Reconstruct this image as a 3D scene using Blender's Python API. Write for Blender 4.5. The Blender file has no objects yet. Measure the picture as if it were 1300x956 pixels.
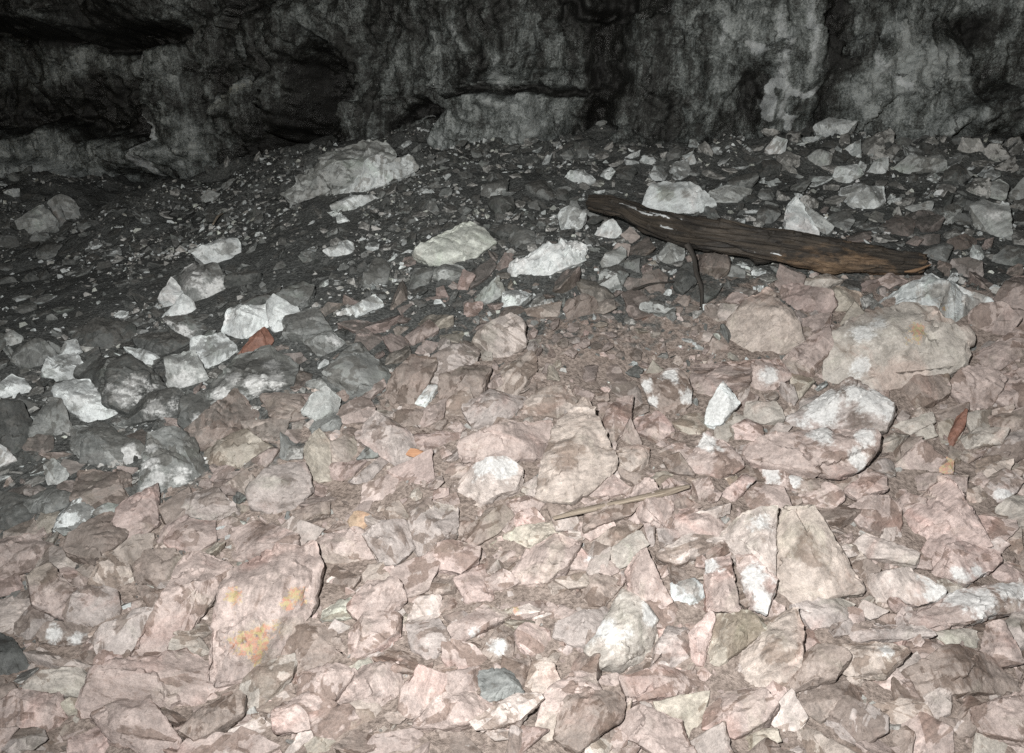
import bpy, bmesh, math, random
import numpy as np
from mathutils import Vector, Matrix

# ------------------------------------------------------------------ camera, world, light, exposure
scene = bpy.context.scene
COL = scene.collection
W0, H0 = 1300.0, 956.0                     # size of the photograph, used only to read measured positions
LENS, PITCH = 28.0, math.radians(-18.0)
FPX = W0 * LENS / 36.0
CAM = np.array([0.0, 0.0, 1.65])

cam_data = bpy.data.cameras.new("camera")
cam_data.lens = LENS
cam_data.sensor_width = 36.0
cam_data.sensor_fit = 'HORIZONTAL'
cam_data.clip_start = 0.05
cam_data.clip_end = 500.0
cam = bpy.data.objects.new("camera", cam_data)
COL.objects.link(cam)
cam.location = CAM
cam.rotation_euler = (math.radians(90) + PITCH, 0.0, 0.0)
scene.camera = cam

world = bpy.data.worlds.new("World")
scene.world = world
world.use_nodes = True
wn = world.node_tree
sky = wn.nodes.new('ShaderNodeTexSky')
sky.sky_type = 'NISHITA'
sky.sun_disc = False
sky.sun_elevation = math.radians(35)
sky.sun_rotation = math.radians(180)
bg = wn.nodes['Background']
bg.inputs['Strength'].default_value = 0.05
wn.links.new(sky.outputs['Color'], bg.inputs['Color'])

# the photographer's flash: the only lamp in the dark cave, held up and left of the lens
fl = bpy.data.lights.new("flash", 'SPOT')
fl.energy = 720.0
fl.color = (1.0, 0.985, 0.955)
fl.shadow_soft_size = 0.012
fl.spot_size = math.radians(130)
fl.spot_blend = 0.8
flash = bpy.data.objects.new("flash", fl)
COL.objects.link(flash)
flash.location = (-0.20, 0.0, 1.90)
flash.rotation_euler = (math.radians(90 - 6), 0, math.radians(-8))

scene.view_settings.view_transform = 'Standard'
scene.view_settings.look = 'None'
scene.view_settings.exposure = 0.0
scene.view_settings.gamma = 1.0
scene.view_settings.use_curve_mapping = False
scene.cycles.use_denoising = False
scene.cycles.max_bounces = 3
scene.cycles.diffuse_bounces = 2
scene.cycles.glossy_bounces = 1
scene.render.filter_size = 1.1
world.cycles.sampling_method = 'NONE'

random.seed(7)
rng = np.random.default_rng(7)

# ------------------------------------------------------------------ numeric helpers
def _hash(ix, iy, iz):
    n = (ix.astype(np.int64) * 374761393 + iy.astype(np.int64) * 668265263 + iz.astype(np.int64) * 2147483647) & 0xffffffff
    n = ((n ^ (n >> 13)) * 1274126177) & 0xffffffff
    n = n ^ (n >> 16)
    return (n & 0xffffff) / float(0xffffff)

def vnoise(p):
    p = np.asarray(p, float)
    i = np.floor(p).astype(np.int64)
    f = p - i
    f = f * f * f * (f * (f * 6 - 15) + 10)
    r = 0
    for dx in (0, 1):
        wx = f[:, 0] if dx else 1 - f[:, 0]
        for dy in (0, 1):
            wy = f[:, 1] if dy else 1 - f[:, 1]
            for dz in (0, 1):
                wz = f[:, 2] if dz else 1 - f[:, 2]
                r = r + _hash(i[:, 0] + dx, i[:, 1] + dy, i[:, 2] + dz) * wx * wy * wz
    return r * 2 - 1

def fbm(p, octaves=4, gain=0.5, lac=2.03):
    a, s, t = 1.0, 0.0, 0.0
    p = np.asarray(p, float)
    for o in range(octaves):
        s = s + a * vnoise(p + 17.3 * o)
        t += a
        a *= gain
        p = p * lac
    return s / t

def ridged(p, octaves=4, gain=0.5):
    a, s, t = 1.0, 0.0, 0.0
    p = np.asarray(p, float)
    for o in range(octaves):
        s = s + a * (1 - 2 * np.abs(vnoise(p + 9.1 * o)))
        t += a
        a *= gain
        p = p * 2.1
    return s / t

def facets(p, seed=0):
    """broken-rock relief: a random plane in every cell, and the cell's own random value"""
    p = np.asarray(p, float)
    i = np.floor(p).astype(np.int64)
    best = np.full(len(p), 9.0); rel = np.zeros_like(p); cid = np.zeros_like(i)
    for dx in (-1, 0, 1):
        for dy in (-1, 0, 1):
            for dz in (-1, 0, 1):
                c = i + (dx, dy, dz)
                a = _hash(c[:, 0] + seed, c[:, 1] + 11, c[:, 2] + 5); b = _hash(c[:, 0] + 71, c[:, 1] + seed, c[:, 2] + 23); e = _hash(c[:, 0] + 37, c[:, 1] + 53, c[:, 2] + seed)
                r = p - c - np.stack([a, b, e], 1)
                d = (r * r).sum(1)
                k = d < best
                best = np.where(k, d, best); rel[k] = r[k]; cid[k] = c[k]
    g = np.stack([_hash(cid[:, 0] + 101 + j * 7, cid[:, 1] + 211, cid[:, 2] + seed) for j in range(3)], 1) * 2 - 1
    return (rel * g).sum(1), _hash(cid[:, 0] + 301, cid[:, 1] + 3, cid[:, 2] + 77 + seed)

def sstep(a, b, x):
    t = np.clip((x - a) / (b - a), 0, 1)
    return t * t * (3 - 2 * t)

CP, SP = math.cos(PITCH), math.sin(PITCH)
def ray(px, py):
    a, b = (px - W0 / 2) / FPX, (H0 / 2 - py) / FPX
    d = np.array([a, CP - b * SP, SP + b * CP])
    return d / np.linalg.norm(d)

def project(P):
    P = np.asarray(P, float) - CAM
    x = P[..., 0]
    dep = P[..., 1] * CP + P[..., 2] * SP
    up = -P[..., 1] * SP + P[..., 2] * CP
    dep = np.maximum(dep, 1e-3)
    return W0 / 2 + FPX * x / dep, H0 / 2 - FPX * up / dep, dep

# ------------------------------------------------------------------ terrain height field
PY = np.array([-6.0, 0.0, 1.2, 2.0, 3.0, 3.85, 4.6, 5.5, 7.0, 12.0])
PZ = np.array([-0.3, 0.0, 0.0, 0.13, 0.56, 0.98, 1.2, 1.44, 1.62, 1.8])
XS = np.arange(-9.0, 7.6, 0.03)
YS = np.arange(-2.0, 9.6, 0.03)
GX, GY = np.meshgrid(XS, YS, indexing='ij')
def profile(y):
    out = 0
    for o, w in ((-0.35, .2), (-0.15, .2), (0, .2), (0.15, .2), (0.35, .2)):
        out = out + w * np.interp(y + o, PY, PZ)
    return out
def ground_noise_free(x, y):
    z = profile(y)
    z = z - 0.56 * sstep(-0.2, -3.4, x) * sstep(2.6, 5.2, y)
    z = z + 0.10 * np.exp(-((x - 1.9) ** 2 / 1.2 + (y - 3.3) ** 2 / 0.5))
    return z
_f = np.stack([GX.ravel(), GY.ravel(), np.zeros(GX.size)], 1)
GZ = ground_noise_free(GX, GY) + sstep(4.3, 5.4, GY) * (0.16 * fbm(_f * 1.9 + 40, 3) + 0.07 * ridged(_f * 4.0 + 60, 3)).reshape(GX.shape) + 0.07 * fbm(_f * 1.3, 3).reshape(GX.shape) + 0.022 * fbm(_f * 6.0 + 5, 3).reshape(GX.shape)
def hgt(x, y):
    fx = np.clip((np.asarray(x, float) - XS[0]) / 0.03, 0, len(XS) - 1.001)
    fy = np.clip((np.asarray(y, float) - YS[0]) / 0.03, 0, len(YS) - 1.001)
    i, j = fx.astype(int), fy.astype(int)
    u, v = fx - i, fy - j
    return (GZ[i, j] * (1 - u) * (1 - v) + GZ[i + 1, j] * u * (1 - v) + GZ[i, j + 1] * (1 - u) * v + GZ[i + 1, j + 1] * u * v)
TT = np.arange(1.2, 13.0, 0.012)
def hit(px, py):
    d = ray(px, py)
    P = CAM[None] + TT[:, None] * d[None]
    below = P[:, 2] < hgt(P[:, 0], P[:, 1])
    k = int(np.argmax(below)) if below.any() else len(TT) - 1
    return P[k]
def gnormal(x, y):
    e = 0.25
    return np.array([-(hgt(x + e, y) - hgt(x - e, y)) / (2 * e), -(hgt(x, y + e) - hgt(x, y - e)) / (2 * e), 1.0])

# where the pale fresh rubble ends and the old soot-black floor begins
ZB = [(-60, 715), (0, 705), (110, 680), (200, 632), (265, 600), (320, 565), (420, 530), (520, 478), (620, 430), (760, 418), (880, 388), (1000, 366), (1150, 356), (1300, 372), (1400, 380)]
ZBP = np.array([hit(*q)[:2] for q in ZB])
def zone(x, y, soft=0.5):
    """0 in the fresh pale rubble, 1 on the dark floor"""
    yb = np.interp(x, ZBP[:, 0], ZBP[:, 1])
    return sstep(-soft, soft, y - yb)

# ------------------------------------------------------------------ object helpers
def tag(o, label=None, cat=None, group=None, kind=None):
    if label: o["label"] = label
    if cat: o["category"] = cat
    if group: o["group"] = group
    if kind: o["kind"] = kind
    return o

def mesh_from_arrays(name, verts, faces_flat, nper):
    me = bpy.data.meshes.new(name)
    nv, nf = len(verts), len(faces_flat) // nper
    me.vertices.add(nv)
    me.vertices.foreach_set('co', np.asarray(verts, np.float32).ravel())
    me.loops.add(nf * nper)
    me.loops.foreach_set('vertex_index', np.asarray(faces_flat, np.int32))
    me.polygons.add(nf)
    me.polygons.foreach_set('loop_start', np.arange(0, nf * nper, nper, dtype=np.int32))
    me.polygons.foreach_set('loop_total', np.full(nf, nper, dtype=np.int32))
    me.update(calc_edges=True)
    return me

def grid_faces(nu, nv):
    i = np.arange(nu - 1)[:, None] * nv + np.arange(nv - 1)[None]
    return np.stack([i, i + nv, i + nv + 1, i + 1], -1).reshape(-1)

def fattr(me, name, vals, domain='POINT'):
    a = me.attributes.new(name, 'FLOAT', domain)
    a.data.foreach_set('value', np.asarray(vals, np.float32))

def cattr(me, name, rgb, domain='POINT'):
    a = me.attributes.new(name, 'FLOAT_COLOR', domain)
    c = np.ones((len(rgb), 4), np.float32)
    c[:, :3] = rgb
    a.data.foreach_set('color', c.ravel())

# ------------------------------------------------------------------ node helpers
class NT:
    def __init__(self, name):
        self.m = bpy.data.materials.new(name)
        self.m.use_nodes = True
        self.t = self.m.node_tree
        self.b = self.t.nodes['Principled BSDF']
    def n(self, typ, **kw):
        nd = self.t.nodes.new(typ)
        for k, v in kw.items():
            setattr(nd, k, v)
        return nd
    def link(self, a, b): self.t.links.new(a, b)
    def put(self, sock, v):
        if hasattr(v, 'is_linked') or isinstance(v, bpy.types.NodeSocket): self.link(v, sock)
        else: sock.default_value = v
    def math(self, op, a, b=0.0, clamp=False):
        nd = self.n('ShaderNodeMath', operation=op, use_clamp=clamp)
        self.put(nd.inputs[0], a); self.put(nd.inputs[1], b)
        return nd.outputs[0]
    def noise(self, vec, scale, detail=4.0, rough=0.55, dist=0.0):
        nd = self.n('ShaderNodeTexNoise')
        self.link(vec, nd.inputs['Vector'])
        nd.inputs['Scale'].default_value = scale
        nd.inputs['Detail'].default_value = detail
        nd.inputs['Roughness'].default_value = rough
        nd.inputs['Distortion'].default_value = dist
        return nd.outputs['Fac']
    def ramp(self, v, a, b, lo=0.0, hi=1.0):
        nd = self.n('ShaderNodeMapRange', interpolation_type='SMOOTHSTEP')
        self.put(nd.inputs['Value'], v)
        self.put(nd.inputs['From Min'], a); self.put(nd.inputs['From Max'], b)
        nd.inputs['To Min'].default_value = lo; nd.inputs['To Max'].default_value = hi
        return nd.outputs['Result']
    def mix(self, fac, a, b, mode='MIX'):
        nd = self.n('ShaderNodeMix', data_type='RGBA', blend_type=mode)
        self.put(nd.inputs['Factor'], fac); self.put(nd.inputs['A'] if False else nd.inputs[6], a); self.put(nd.inputs[7], b)
        return nd.outputs[2]
    def attr(self, name, typ='GEOMETRY'):
        return self.n('ShaderNodeAttribute', attribute_name=name, attribute_type=typ)
    def scalevec(self, vec, s, rot=(0, 0, 0)):
        nd = self.n('ShaderNodeMapping')
        self.link(vec, nd.inputs['Vector'])
        nd.inputs['Scale'].default_value = s
        nd.inputs['Rotation'].default_value = rot
        return nd.outputs['Vector']
    def bump(self, h, strength, dist, nrm=None):
        nd = self.n('ShaderNodeBump')
        nd.inputs['Strength'].default_value = strength
        nd.inputs['Distance'].default_value = dist
        self.link(h, nd.inputs['Height'])
        if nrm is not None: self.link(nrm, nd.inputs['Normal'])
        return nd.outputs['Normal']

def rgba(c): return (c[0], c[1], c[2], 1.0)

# ------------------------------------------------------------------ materials
def rock_material(loose=False):
    k = NT("loose_rock" if loose else "cave_rock")
    OA = "GEOMETRY" if loose else "OBJECT"
    tc = k.n('ShaderNodeTexCoord').outputs['Object']
    oi = k.n('ShaderNodeObjectInfo')
    off = k.n('ShaderNodeVectorMath', operation='ADD')
    sc = k.n('ShaderNodeVectorMath', operation='SCALE')
    cmb = k.n('ShaderNodeCombineXYZ')
    for i in range(3): k.link(oi.outputs['Random'], cmb.inputs[i])
    k.link(cmb.outputs[0], sc.inputs[0]); sc.inputs['Scale'].default_value = 37.0
    k.link(tc, off.inputs[0]); k.link(sc.outputs[0], off.inputs[1])
    v = off.outputs[0]
    geo = k.n('ShaderNodeNewGeometry')
    facet = k.math('ADD', k.math('MULTIPLY', k.attr('facet').outputs['Fac'], 0.5), k.math('MULTIPLY', k.attr('subfacet').outputs['Fac'], 0.6))
    vr = k.n('ShaderNodeVectorRotate', rotation_type='AXIS_ANGLE')
    k.link(v, vr.inputs['Vector'])
    vr.inputs['Axis'].default_value = (0.1, -0.5, 0.85) if loose else (0.1, 0.15, 1.0)
    k.link(k.math('MULTIPLY', k.attr('spin').outputs['Fac'] if loose else oi.outputs['Random'], 31.0), vr.inputs['Angle'])
    strata = k.noise(k.scalevec(vr.outputs[0], (2.0, 17.0, 17.0)), 2.4, 6, 0.60, 0.9)
    streak = k.noise(k.scalevec(vr.outputs[0], (1.6, 7.0, 7.0)), 2.2, 5, 0.58, 1.2)
    mott = k.noise(v, 7.0, 6, 0.62, 0.8)
    mid = k.noise(v, 22.0, 5, 0.65, 0.4)
    fine = k.noise(v, 95.0, 4, 0.7)
    grain = k.noise(v, 330.0, 2, 0.6)
    base = k.attr('tint').outputs['Color'] if loose else oi.outputs['Color']
    # tone
    own = k.math('FRACT', k.math('MULTIPLY', k.attr('spin').outputs['Fac'] if loose else oi.outputs['Random'], 7.3))
    amp = k.ramp(own, 0.1, 0.9, 0.15, 1.0)
    tone = k.math('ADD', k.math('ADD', 0.98, k.math('MULTIPLY', amp, k.ramp(strata, 0.25, 0.75, -0.28, 0.26))), k.ramp(fine, 0.25, 0.75, -0.20, 0.20))
    tone = k.math('ADD', tone, k.ramp(grain, 0.25, 0.75, -0.16, 0.16))
    tone = k.math('ADD', tone, k.ramp(mid, 0.25, 0.75, -0.08, 0.08))
    tone = k.math('MULTIPLY', tone, k.ramp(k.math('ADD', facet, k.ramp(mid, .2, .8, -.35, .35)), 0.0, 1.0, 0.80, 1.12))
    tn = k.n('ShaderNodeVectorMath', operation='SCALE')
    k.link(base, tn.inputs[0]); k.link(tone, tn.inputs['Scale'])
    col = tn.outputs[0]
    # hue wander: warm beige, rose and grey-green blotches
    hue = k.noise(v, 4.3, 4, 0.6, 1.0)
    clean = k.math('SUBTRACT', 1.0, k.math('MULTIPLY', k.attr('soot', OA).outputs['Fac'], 1.3), True)
    col = k.mix(k.math('MULTIPLY', clean, k.ramp(hue, 0.52, 0.72, 0, 0.45)), col, k.mix(1.0, col, (1.13, 0.90, 0.86, 1), 'MULTIPLY'))
    col = k.mix(k.ramp(hue, 0.46, 0.28, 0, 0.6), col, k.mix(1.0, col, (0.90, 0.98, 0.90, 1), 'MULTIPLY'))
    # brown coating on some facets
    stain = k.math('ADD', k.math('ADD', k.math('MULTIPLY', streak, 0.7), k.math('MULTIPLY', mott, 0.3)), k.math('MULTIPLY', k.ramp(k.math('ADD', facet, k.ramp(streak, .3, .7, -.16, .16)), 0.60, 0.80), k.attr('coat', OA).outputs['Fac']))
    stain = k.math('ADD', stain, k.attr('spot_b').outputs['Fac'])
    stm = k.ramp(k.math('ADD', stain, k.ramp(fine, .25, .75, -.07, .07)), 0.53, 0.70, 0.0, 0.80)
    col = k.mix(stm, col, k.mix(1.0, col, k.mix(clean, (0.37, 0.385, 0.38, 1), (0.42, 0.37, 0.335, 1)), 'MULTIPLY'))
    # white calcite crust
    wsum = k.math('ADD', k.math('ADD', k.math('ADD', k.math('MULTIPLY', mid, 0.55), k.math('MULTIPLY', fine, 0.40)), k.math('MULTIPLY', strata, 0.25)), k.math('MULTIPLY', k.attr('white', OA).outputs['Fac'], 0.42))
    wsum = k.math('ADD', wsum, k.attr('spot_w').outputs['Fac'])
    wm = k.ramp(wsum, 0.86, 1.10, 0.0, 0.80)
    col = k.mix(wm, col, k.mix(k.ramp(fine, .3, .7), (0.42, 0.425, 0.42, 1), (0.64, 0.65, 0.645, 1)))
    # lichen and rust
    lsum = k.math('ADD', k.math('MULTIPLY', mid, 0.9), k.attr('spot_o').outputs['Fac'])
    lm = k.ramp(k.math('ADD', lsum, k.ramp(fine, .25, .75, -.22, .22)), 0.98, 1.20, 0.0, 0.60)
    col = k.mix(lm, col, k.mix(k.ramp(k.noise(v, 60.0, 3), 0.42, 0.58), (0.40, 0.16, 0.08, 1), (0.37, 0.31, 0.11, 1)))
    # old soot and mud lying on what faces up
    sepz = k.n('ShaderNodeSeparateXYZ'); k.link(geo.outputs['Normal'], sepz.inputs[0])
    soot = k.math('ADD', sepz.outputs['Z'], k.ramp(mid, 0.25, 0.75, -0.50, 0.50))
    soot = k.math('ADD', soot, k.ramp(fine, 0.25, 0.75, -0.25, 0.25))
    soot = k.math('ADD', soot, k.ramp(mott, 0.25, 0.75, -0.42, 0.42))
    sm = k.math('MULTIPLY', k.ramp(soot, 0.42, 0.68), k.attr('soot', OA).outputs['Fac'])
    col = k.mix(sm, col, k.mix(k.ramp(fine, .3, .7), (0.040, 0.040, 0.037, 1), (0.105, 0.102, 0.095, 1)))
    k.link(col, k.b.inputs['Base Color'])
    k.link(k.ramp(mott, .3, .7, .50, .80), k.b.inputs['Roughness'])
    k.b.inputs['Specular IOR Level'].default_value = 0.38
    n1 = k.bump(strata, 0.26, 0.014)
    n2 = k.bump(mid, 0.30, 0.010, n1)
    n3 = k.bump(fine, 0.5, 0.004, n2)
    n4 = k.bump(grain, 0.35, 0.0012, n3)
    k.link(n4, k.b.inputs['Normal'])
    return k.m

def ground_material():
    k = NT("grit_and_soot_floor")
    tc = k.n('ShaderNodeTexCoord').outputs['Object']
    zn = k.attr('zone').outputs['Fac']
    fine = k.noise(tc, 70.0, 5, 0.7)
    mid = k.noise(tc, 14.0, 5, 0.6, 0.5)
    big = k.noise(tc, 2.6, 4, 0.6)
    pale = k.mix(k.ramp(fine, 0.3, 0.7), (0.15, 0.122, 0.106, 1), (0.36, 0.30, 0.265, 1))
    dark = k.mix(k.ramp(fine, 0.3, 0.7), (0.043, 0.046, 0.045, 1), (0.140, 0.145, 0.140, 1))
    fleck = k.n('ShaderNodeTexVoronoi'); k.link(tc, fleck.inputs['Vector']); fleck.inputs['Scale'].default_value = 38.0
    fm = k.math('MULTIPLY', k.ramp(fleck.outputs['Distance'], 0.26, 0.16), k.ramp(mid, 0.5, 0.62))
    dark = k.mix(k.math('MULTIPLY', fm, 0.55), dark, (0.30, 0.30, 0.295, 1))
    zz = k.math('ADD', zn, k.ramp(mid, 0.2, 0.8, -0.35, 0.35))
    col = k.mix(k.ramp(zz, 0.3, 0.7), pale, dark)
    col = k.mix(k.ramp(big, 0.5, 0.7, 0, 0.4), col, k.mix(1.0, col, (0.6, 0.56, 0.52, 1), 'MULTIPLY'))
    k.link(col, k.b.inputs['Base Color'])
    k.b.inputs['Roughness'].default_value = 0.88
    k.b.inputs['Specular IOR Level'].default_value = 0.22
    k.link(k.bump(fine, 0.8, 0.012, k.bump(mid, 0.7, 0.03)), k.b.inputs['Normal'])
    return k.m

def wall_material(name="damp_cave_wall"):
    k = NT(name)
    tc = k.n('ShaderNodeTexCoord').outputs['Object']
    tone = k.attr('tone').outputs['Fac']
    calc = k.attr('calcite').outputs['Fac']
    warm = k.attr('warm').outputs['Fac']
    vert = k.noise(k.scalevec(tc, (1, 1, 0.14)), 11.0, 8, 0.72, 0.2)
    mid = k.noise(tc, 12.0, 8, 0.74, 0.15)
    fine = k.noise(tc, 75.0, 5, 0.75)
    spk = k.noise(tc, 120.0, 2, 0.6)
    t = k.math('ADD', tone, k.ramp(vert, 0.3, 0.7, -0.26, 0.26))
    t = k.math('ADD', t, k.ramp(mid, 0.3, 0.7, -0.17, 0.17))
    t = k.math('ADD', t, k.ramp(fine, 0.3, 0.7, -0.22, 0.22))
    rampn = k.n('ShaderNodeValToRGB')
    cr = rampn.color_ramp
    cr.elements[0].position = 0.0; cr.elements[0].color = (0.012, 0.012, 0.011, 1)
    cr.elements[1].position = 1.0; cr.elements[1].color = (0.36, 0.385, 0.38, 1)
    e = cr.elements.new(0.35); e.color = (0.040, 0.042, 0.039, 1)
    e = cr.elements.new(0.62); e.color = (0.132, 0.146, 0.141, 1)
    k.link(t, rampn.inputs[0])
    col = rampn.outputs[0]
    cvec = k.n('ShaderNodeVectorMath', operation='ADD'); nz = k.n('ShaderNodeTexNoise'); k.link(tc, nz.inputs['Vector']); nz.inputs['Scale'].default_value = 6.0; nz.inputs['Detail'].default_value = 5.0
    nsc = k.n('ShaderNodeVectorMath', operation='SCALE'); k.link(nz.outputs['Color'], nsc.inputs[0]); nsc.inputs['Scale'].default_value = 0.25
    k.link(tc, cvec.inputs[0]); k.link(nsc.outputs[0], cvec.inputs[1])
    vor = k.n('ShaderNodeTexVoronoi', feature='DISTANCE_TO_EDGE'); k.link(cvec.outputs[0], vor.inputs['Vector']); vor.inputs['Scale'].default_value = 5.5
    crk = k.math('MULTIPLY', k.ramp(vor.outputs['Distance'], 0.035, 0.0), k.ramp(k.noise(tc, 3.0, 3), 0.45, 0.6))
    col = k.mix(k.math('MULTIPLY', crk, 0.85), col, (0.010, 0.010, 0.0095, 1))
    col = k.mix(k.ramp(k.math('ADD', warm, k.math('MULTIPLY', mid, 0.5)), 0.5, 0.9, 0, 0.8), col, k.mix(1.0, col, (1.35, 1.1, 0.68, 1), 'MULTIPLY'))
    cm = k.ramp(k.math('ADD', calc, k.math('ADD', k.math('MULTIPLY', vert, 0.5), k.math('MULTIPLY', fine, 0.45))), 0.80, 0.98, 0, 0.85)
    col = k.mix(cm, col, k.mix(k.ramp(mid, .35, .65), (0.36, 0.38, 0.38, 1), (0.60, 0.63, 0.64, 1)))
    k.link(col, k.b.inputs['Base Color'])
    spm = k.math('MULTIPLY', k.ramp(spk, 0.66, 0.74), k.ramp(k.math('ADD', vert, k.math('MULTIPLY', calc, 0.8)), 0.50, 0.66))  # bright specks in the colour stand in for the wall's wet sparkle
    col = k.mix(k.math('MULTIPLY', spm, 0.8), col, (0.55, 0.56, 0.56, 1))
    k.link(col, k.b.inputs['Base Color'])
    k.link(k.ramp(k.noise(tc, 4.0, 3), 0.35, 0.65, 0.24, 0.62), k.b.inputs['Roughness'])
    k.b.inputs['Specular IOR Level'].default_value = 0.4
    k.link(k.bump(fine, 0.6, 0.008, k.bump(mid, 0.6, 0.03)), k.b.inputs['Normal'])
    return k.m

def bark_material():
    k = NT("charred_bark")
    tc = k.attr('grainco').outputs['Vector']
    long = k.noise(k.scalevec(tc, (3.0, 26.0, 26.0)), 1.5, 6, 0.65, 0.4)
    patch = k.noise(k.scalevec(tc, (5.0, 9.0, 9.0)), 1.0, 5, 0.65, 0.6)
    fine = k.noise(k.scalevec(tc, (20, 90, 90)), 1.0, 4, 0.7)
    bare = k.attr('bare').outputs['Fac']
    col = k.mix(k.ramp(long, 0.3, 0.7), (0.009, 0.008, 0.007, 1), (0.055, 0.044, 0.033, 1))
    bm = k.ramp(k.math('ADD', bare, k.math('ADD', k.math('MULTIPLY', patch, 0.9), k.math('MULTIPLY', long, 0.35))), 0.86, 1.10, 0, 0.80)
    col = k.mix(bm, col, k.mix(k.ramp(fine, 0.3, 0.7), (0.075, 0.048, 0.029, 1), (0.23, 0.155, 0.095, 1)))
    painted_sheen = k.attr('painted_sheen').outputs['Fac']  # wet gloss on the bark, painted into the colour as white streaks
    mm = k.ramp(k.math('ADD', painted_sheen, k.math('MULTIPLY', long, 0.9)), 1.02, 1.14, 0, 0.95)
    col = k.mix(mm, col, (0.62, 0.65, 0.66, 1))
    k.link(col, k.b.inputs['Base Color'])
    k.b.inputs['Roughness'].default_value = 0.7
    k.link(k.bump(fine, 0.6, 0.004, k.bump(long, 0.9, 0.018)), k.b.inputs['Normal'])
    return k.m

def wood_material(name, c0, c1):
    k = NT(name)
    tc = k.attr('grainco').outputs['Vector']
    g = k.noise(k.scalevec(tc, (4.0, 60.0, 60.0)), 1.0, 6, 0.65, 0.3)
    p = k.noise(k.scalevec(tc, (9, 14, 14)), 1.0, 3)
    col = k.mix(k.ramp(g, 0.3, 0.7), rgba(c0), rgba(c1))
    col = k.mix(k.ramp(p, 0.55, 0.75, 0, 0.55), col, k.mix(1.0, col, (0.5, 0.45, 0.4, 1), 'MULTIPLY'))
    k.link(col, k.b.inputs['Base Color'])
    k.b.inputs['Roughness'].default_value = 0.78
    k.link(k.bump(g, 0.6, 0.004), k.b.inputs['Normal'])
    return k.m

M_ROCK, M_CHIP, M_GROUND, M_WALL = rock_material(), rock_material(True), ground_material(), wall_material()
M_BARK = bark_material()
M_STAKE = wood_material("weathered_wood", (0.15, 0.12, 0.095), (0.36, 0.305, 0.24))
M_TWIG = wood_material("dark_twig", (0.010, 0.009, 0.008), (0.040, 0.034, 0.028))
M_SPLINT = wood_material("torn_wood", (0.10, 0.06, 0.035), (0.27, 0.17, 0.10))
M_FLAKE = wood_material("orange_flake", (0.26, 0.13, 0.07), (0.46, 0.26, 0.15))

# ------------------------------------------------------------------ the setting: floor
gi = np.stack([GX, GY, GZ], -1).reshape(-1, 3)
gm = mesh_from_arrays("cave_floor", gi, grid_faces(len(XS), len(YS)), 4)
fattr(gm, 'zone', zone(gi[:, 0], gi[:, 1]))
gm.polygons.foreach_set('use_smooth', np.ones(len(gm.polygons), bool))
gm.materials.append(M_GROUND)
floor = bpy.data.objects.new("ground", gm); COL.objects.link(floor); tag(floor, kind='structure')

# ------------------------------------------------------------------ the setting: cave wall
WC = np.array([(-9.6, -2.2), (-9.2, 1.0), (-8.3, 4.2), (-6.6, 6.7), (-4.6, 7.9), (-2.9, 7.5), (-1.6, 6.7), (0.0, 6.05), (1.6, 5.8), (3.2, 5.7), (4.7, 5.35), (6.2, 4.2), (7.0, 2.0), (7.5, -2.2)], float)
def catmull(P, n):
    P = np.vstack([2 * P[0] - P[1], P, 2 * P[-1] - P[-2]])
    out = []
    for i in range(1, len(P) - 2):
        t = np.linspace(0, 1, n, endpoint=False)[:, None]
        a, b, c, d = P[i - 1], P[i], P[i + 1], P[i + 2]
        out.append(0.5 * (2 * b + (c - a) * t + (2 * a - 5 * b + 4 * c - d) * t ** 2 + (3 * b - a - 3 * c + d) * t ** 3))
    out.append(P[-2][None])
    return np.vstack(out)
wc = catmull(WC, 200)
ws = np.r_[0, np.cumsum(np.linalg.norm(np.diff(wc, axis=0), axis=1))]
def wall_at(px, py):
    """arc length and height where a line of sight meets the smooth wall"""
    d = ray(px, py)
    ang = np.arctan2(wc[:, 0], wc[:, 1])
    k = int(np.argmin(np.abs(ang - math.atan2(d[0], d[1])) + (wc[:, 1] < 0) * 9))
    r = np.hypot(wc[k, 0], wc[k, 1])
    return ws[k], CAM[2] + r * d[2] / math.hypot(d[0], d[1]), r
s_a, s_b = wall_at(-260, 100)[0], wall_at(1560, 100)[0]
s_grid = np.r_[np.arange(0, s_a, 0.12), np.arange(s_a, s_b, 0.014), np.arange(s_b, ws[-1], 0.12), ws[-1]]
z_grid = np.r_[np.arange(0.3, 0.8, 0.05), np.arange(0.8, 3.0, 0.014), np.arange(3.0, 4.3, 0.08)]
bx = np.interp(s_grid, ws, wc[:, 0]); by = np.interp(s_grid, ws, wc[:, 1])
tx, ty = np.gradient(bx), np.gradient(by)
tl = np.hypot(tx, ty); tx, ty = tx / tl, ty / tl
nx, ny = ty, -tx                                        # towards the inside of the cave
SS, ZZ = np.meshgrid(s_grid, z_grid, indexing='ij')
q = np.stack([SS.ravel(), ZZ.ravel(), np.zeros(SS.size)], 1)
jag = np.stack([fbm(q * 5 + 3, 4, .6), fbm(q * 5 + 33, 4, .6), np.zeros(len(q))], 1)
fa, ca = facets(q * (1.5, 1.2, 0) + jag * .16 + (0, 0, .5), 3)
fb, cb = facets(q * (4.2, 3.0, 0) + jag * .30 + (0, 0, .5), 9)
fc, cc3 = facets(q * (11.0, 8.0, 0) + jag * .5 + (0, 0, .5), 17)
disp = 0.26 * fbm(q * (0.9, 0.9, 1), 3) + 0.17 * fa + 0.085 * fb + 0.045 * fc + 0.05 * ridged(q * (5.5, 3.6, 1) + 8, 5, .6) + 0.03 * fbm(q * 18, 4, .6)
tone = 0.45 + 0.50 * fbm(q * (1.5, 1.1, 1) + 31, 5, .62) + 0.14 * (ca - .5) + 0.20 * (cb - .5) + 0.14 * (cc3 - .5) + 0.10 * fbm(q * (7, 2.5, 1) + 11, 3)
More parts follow.
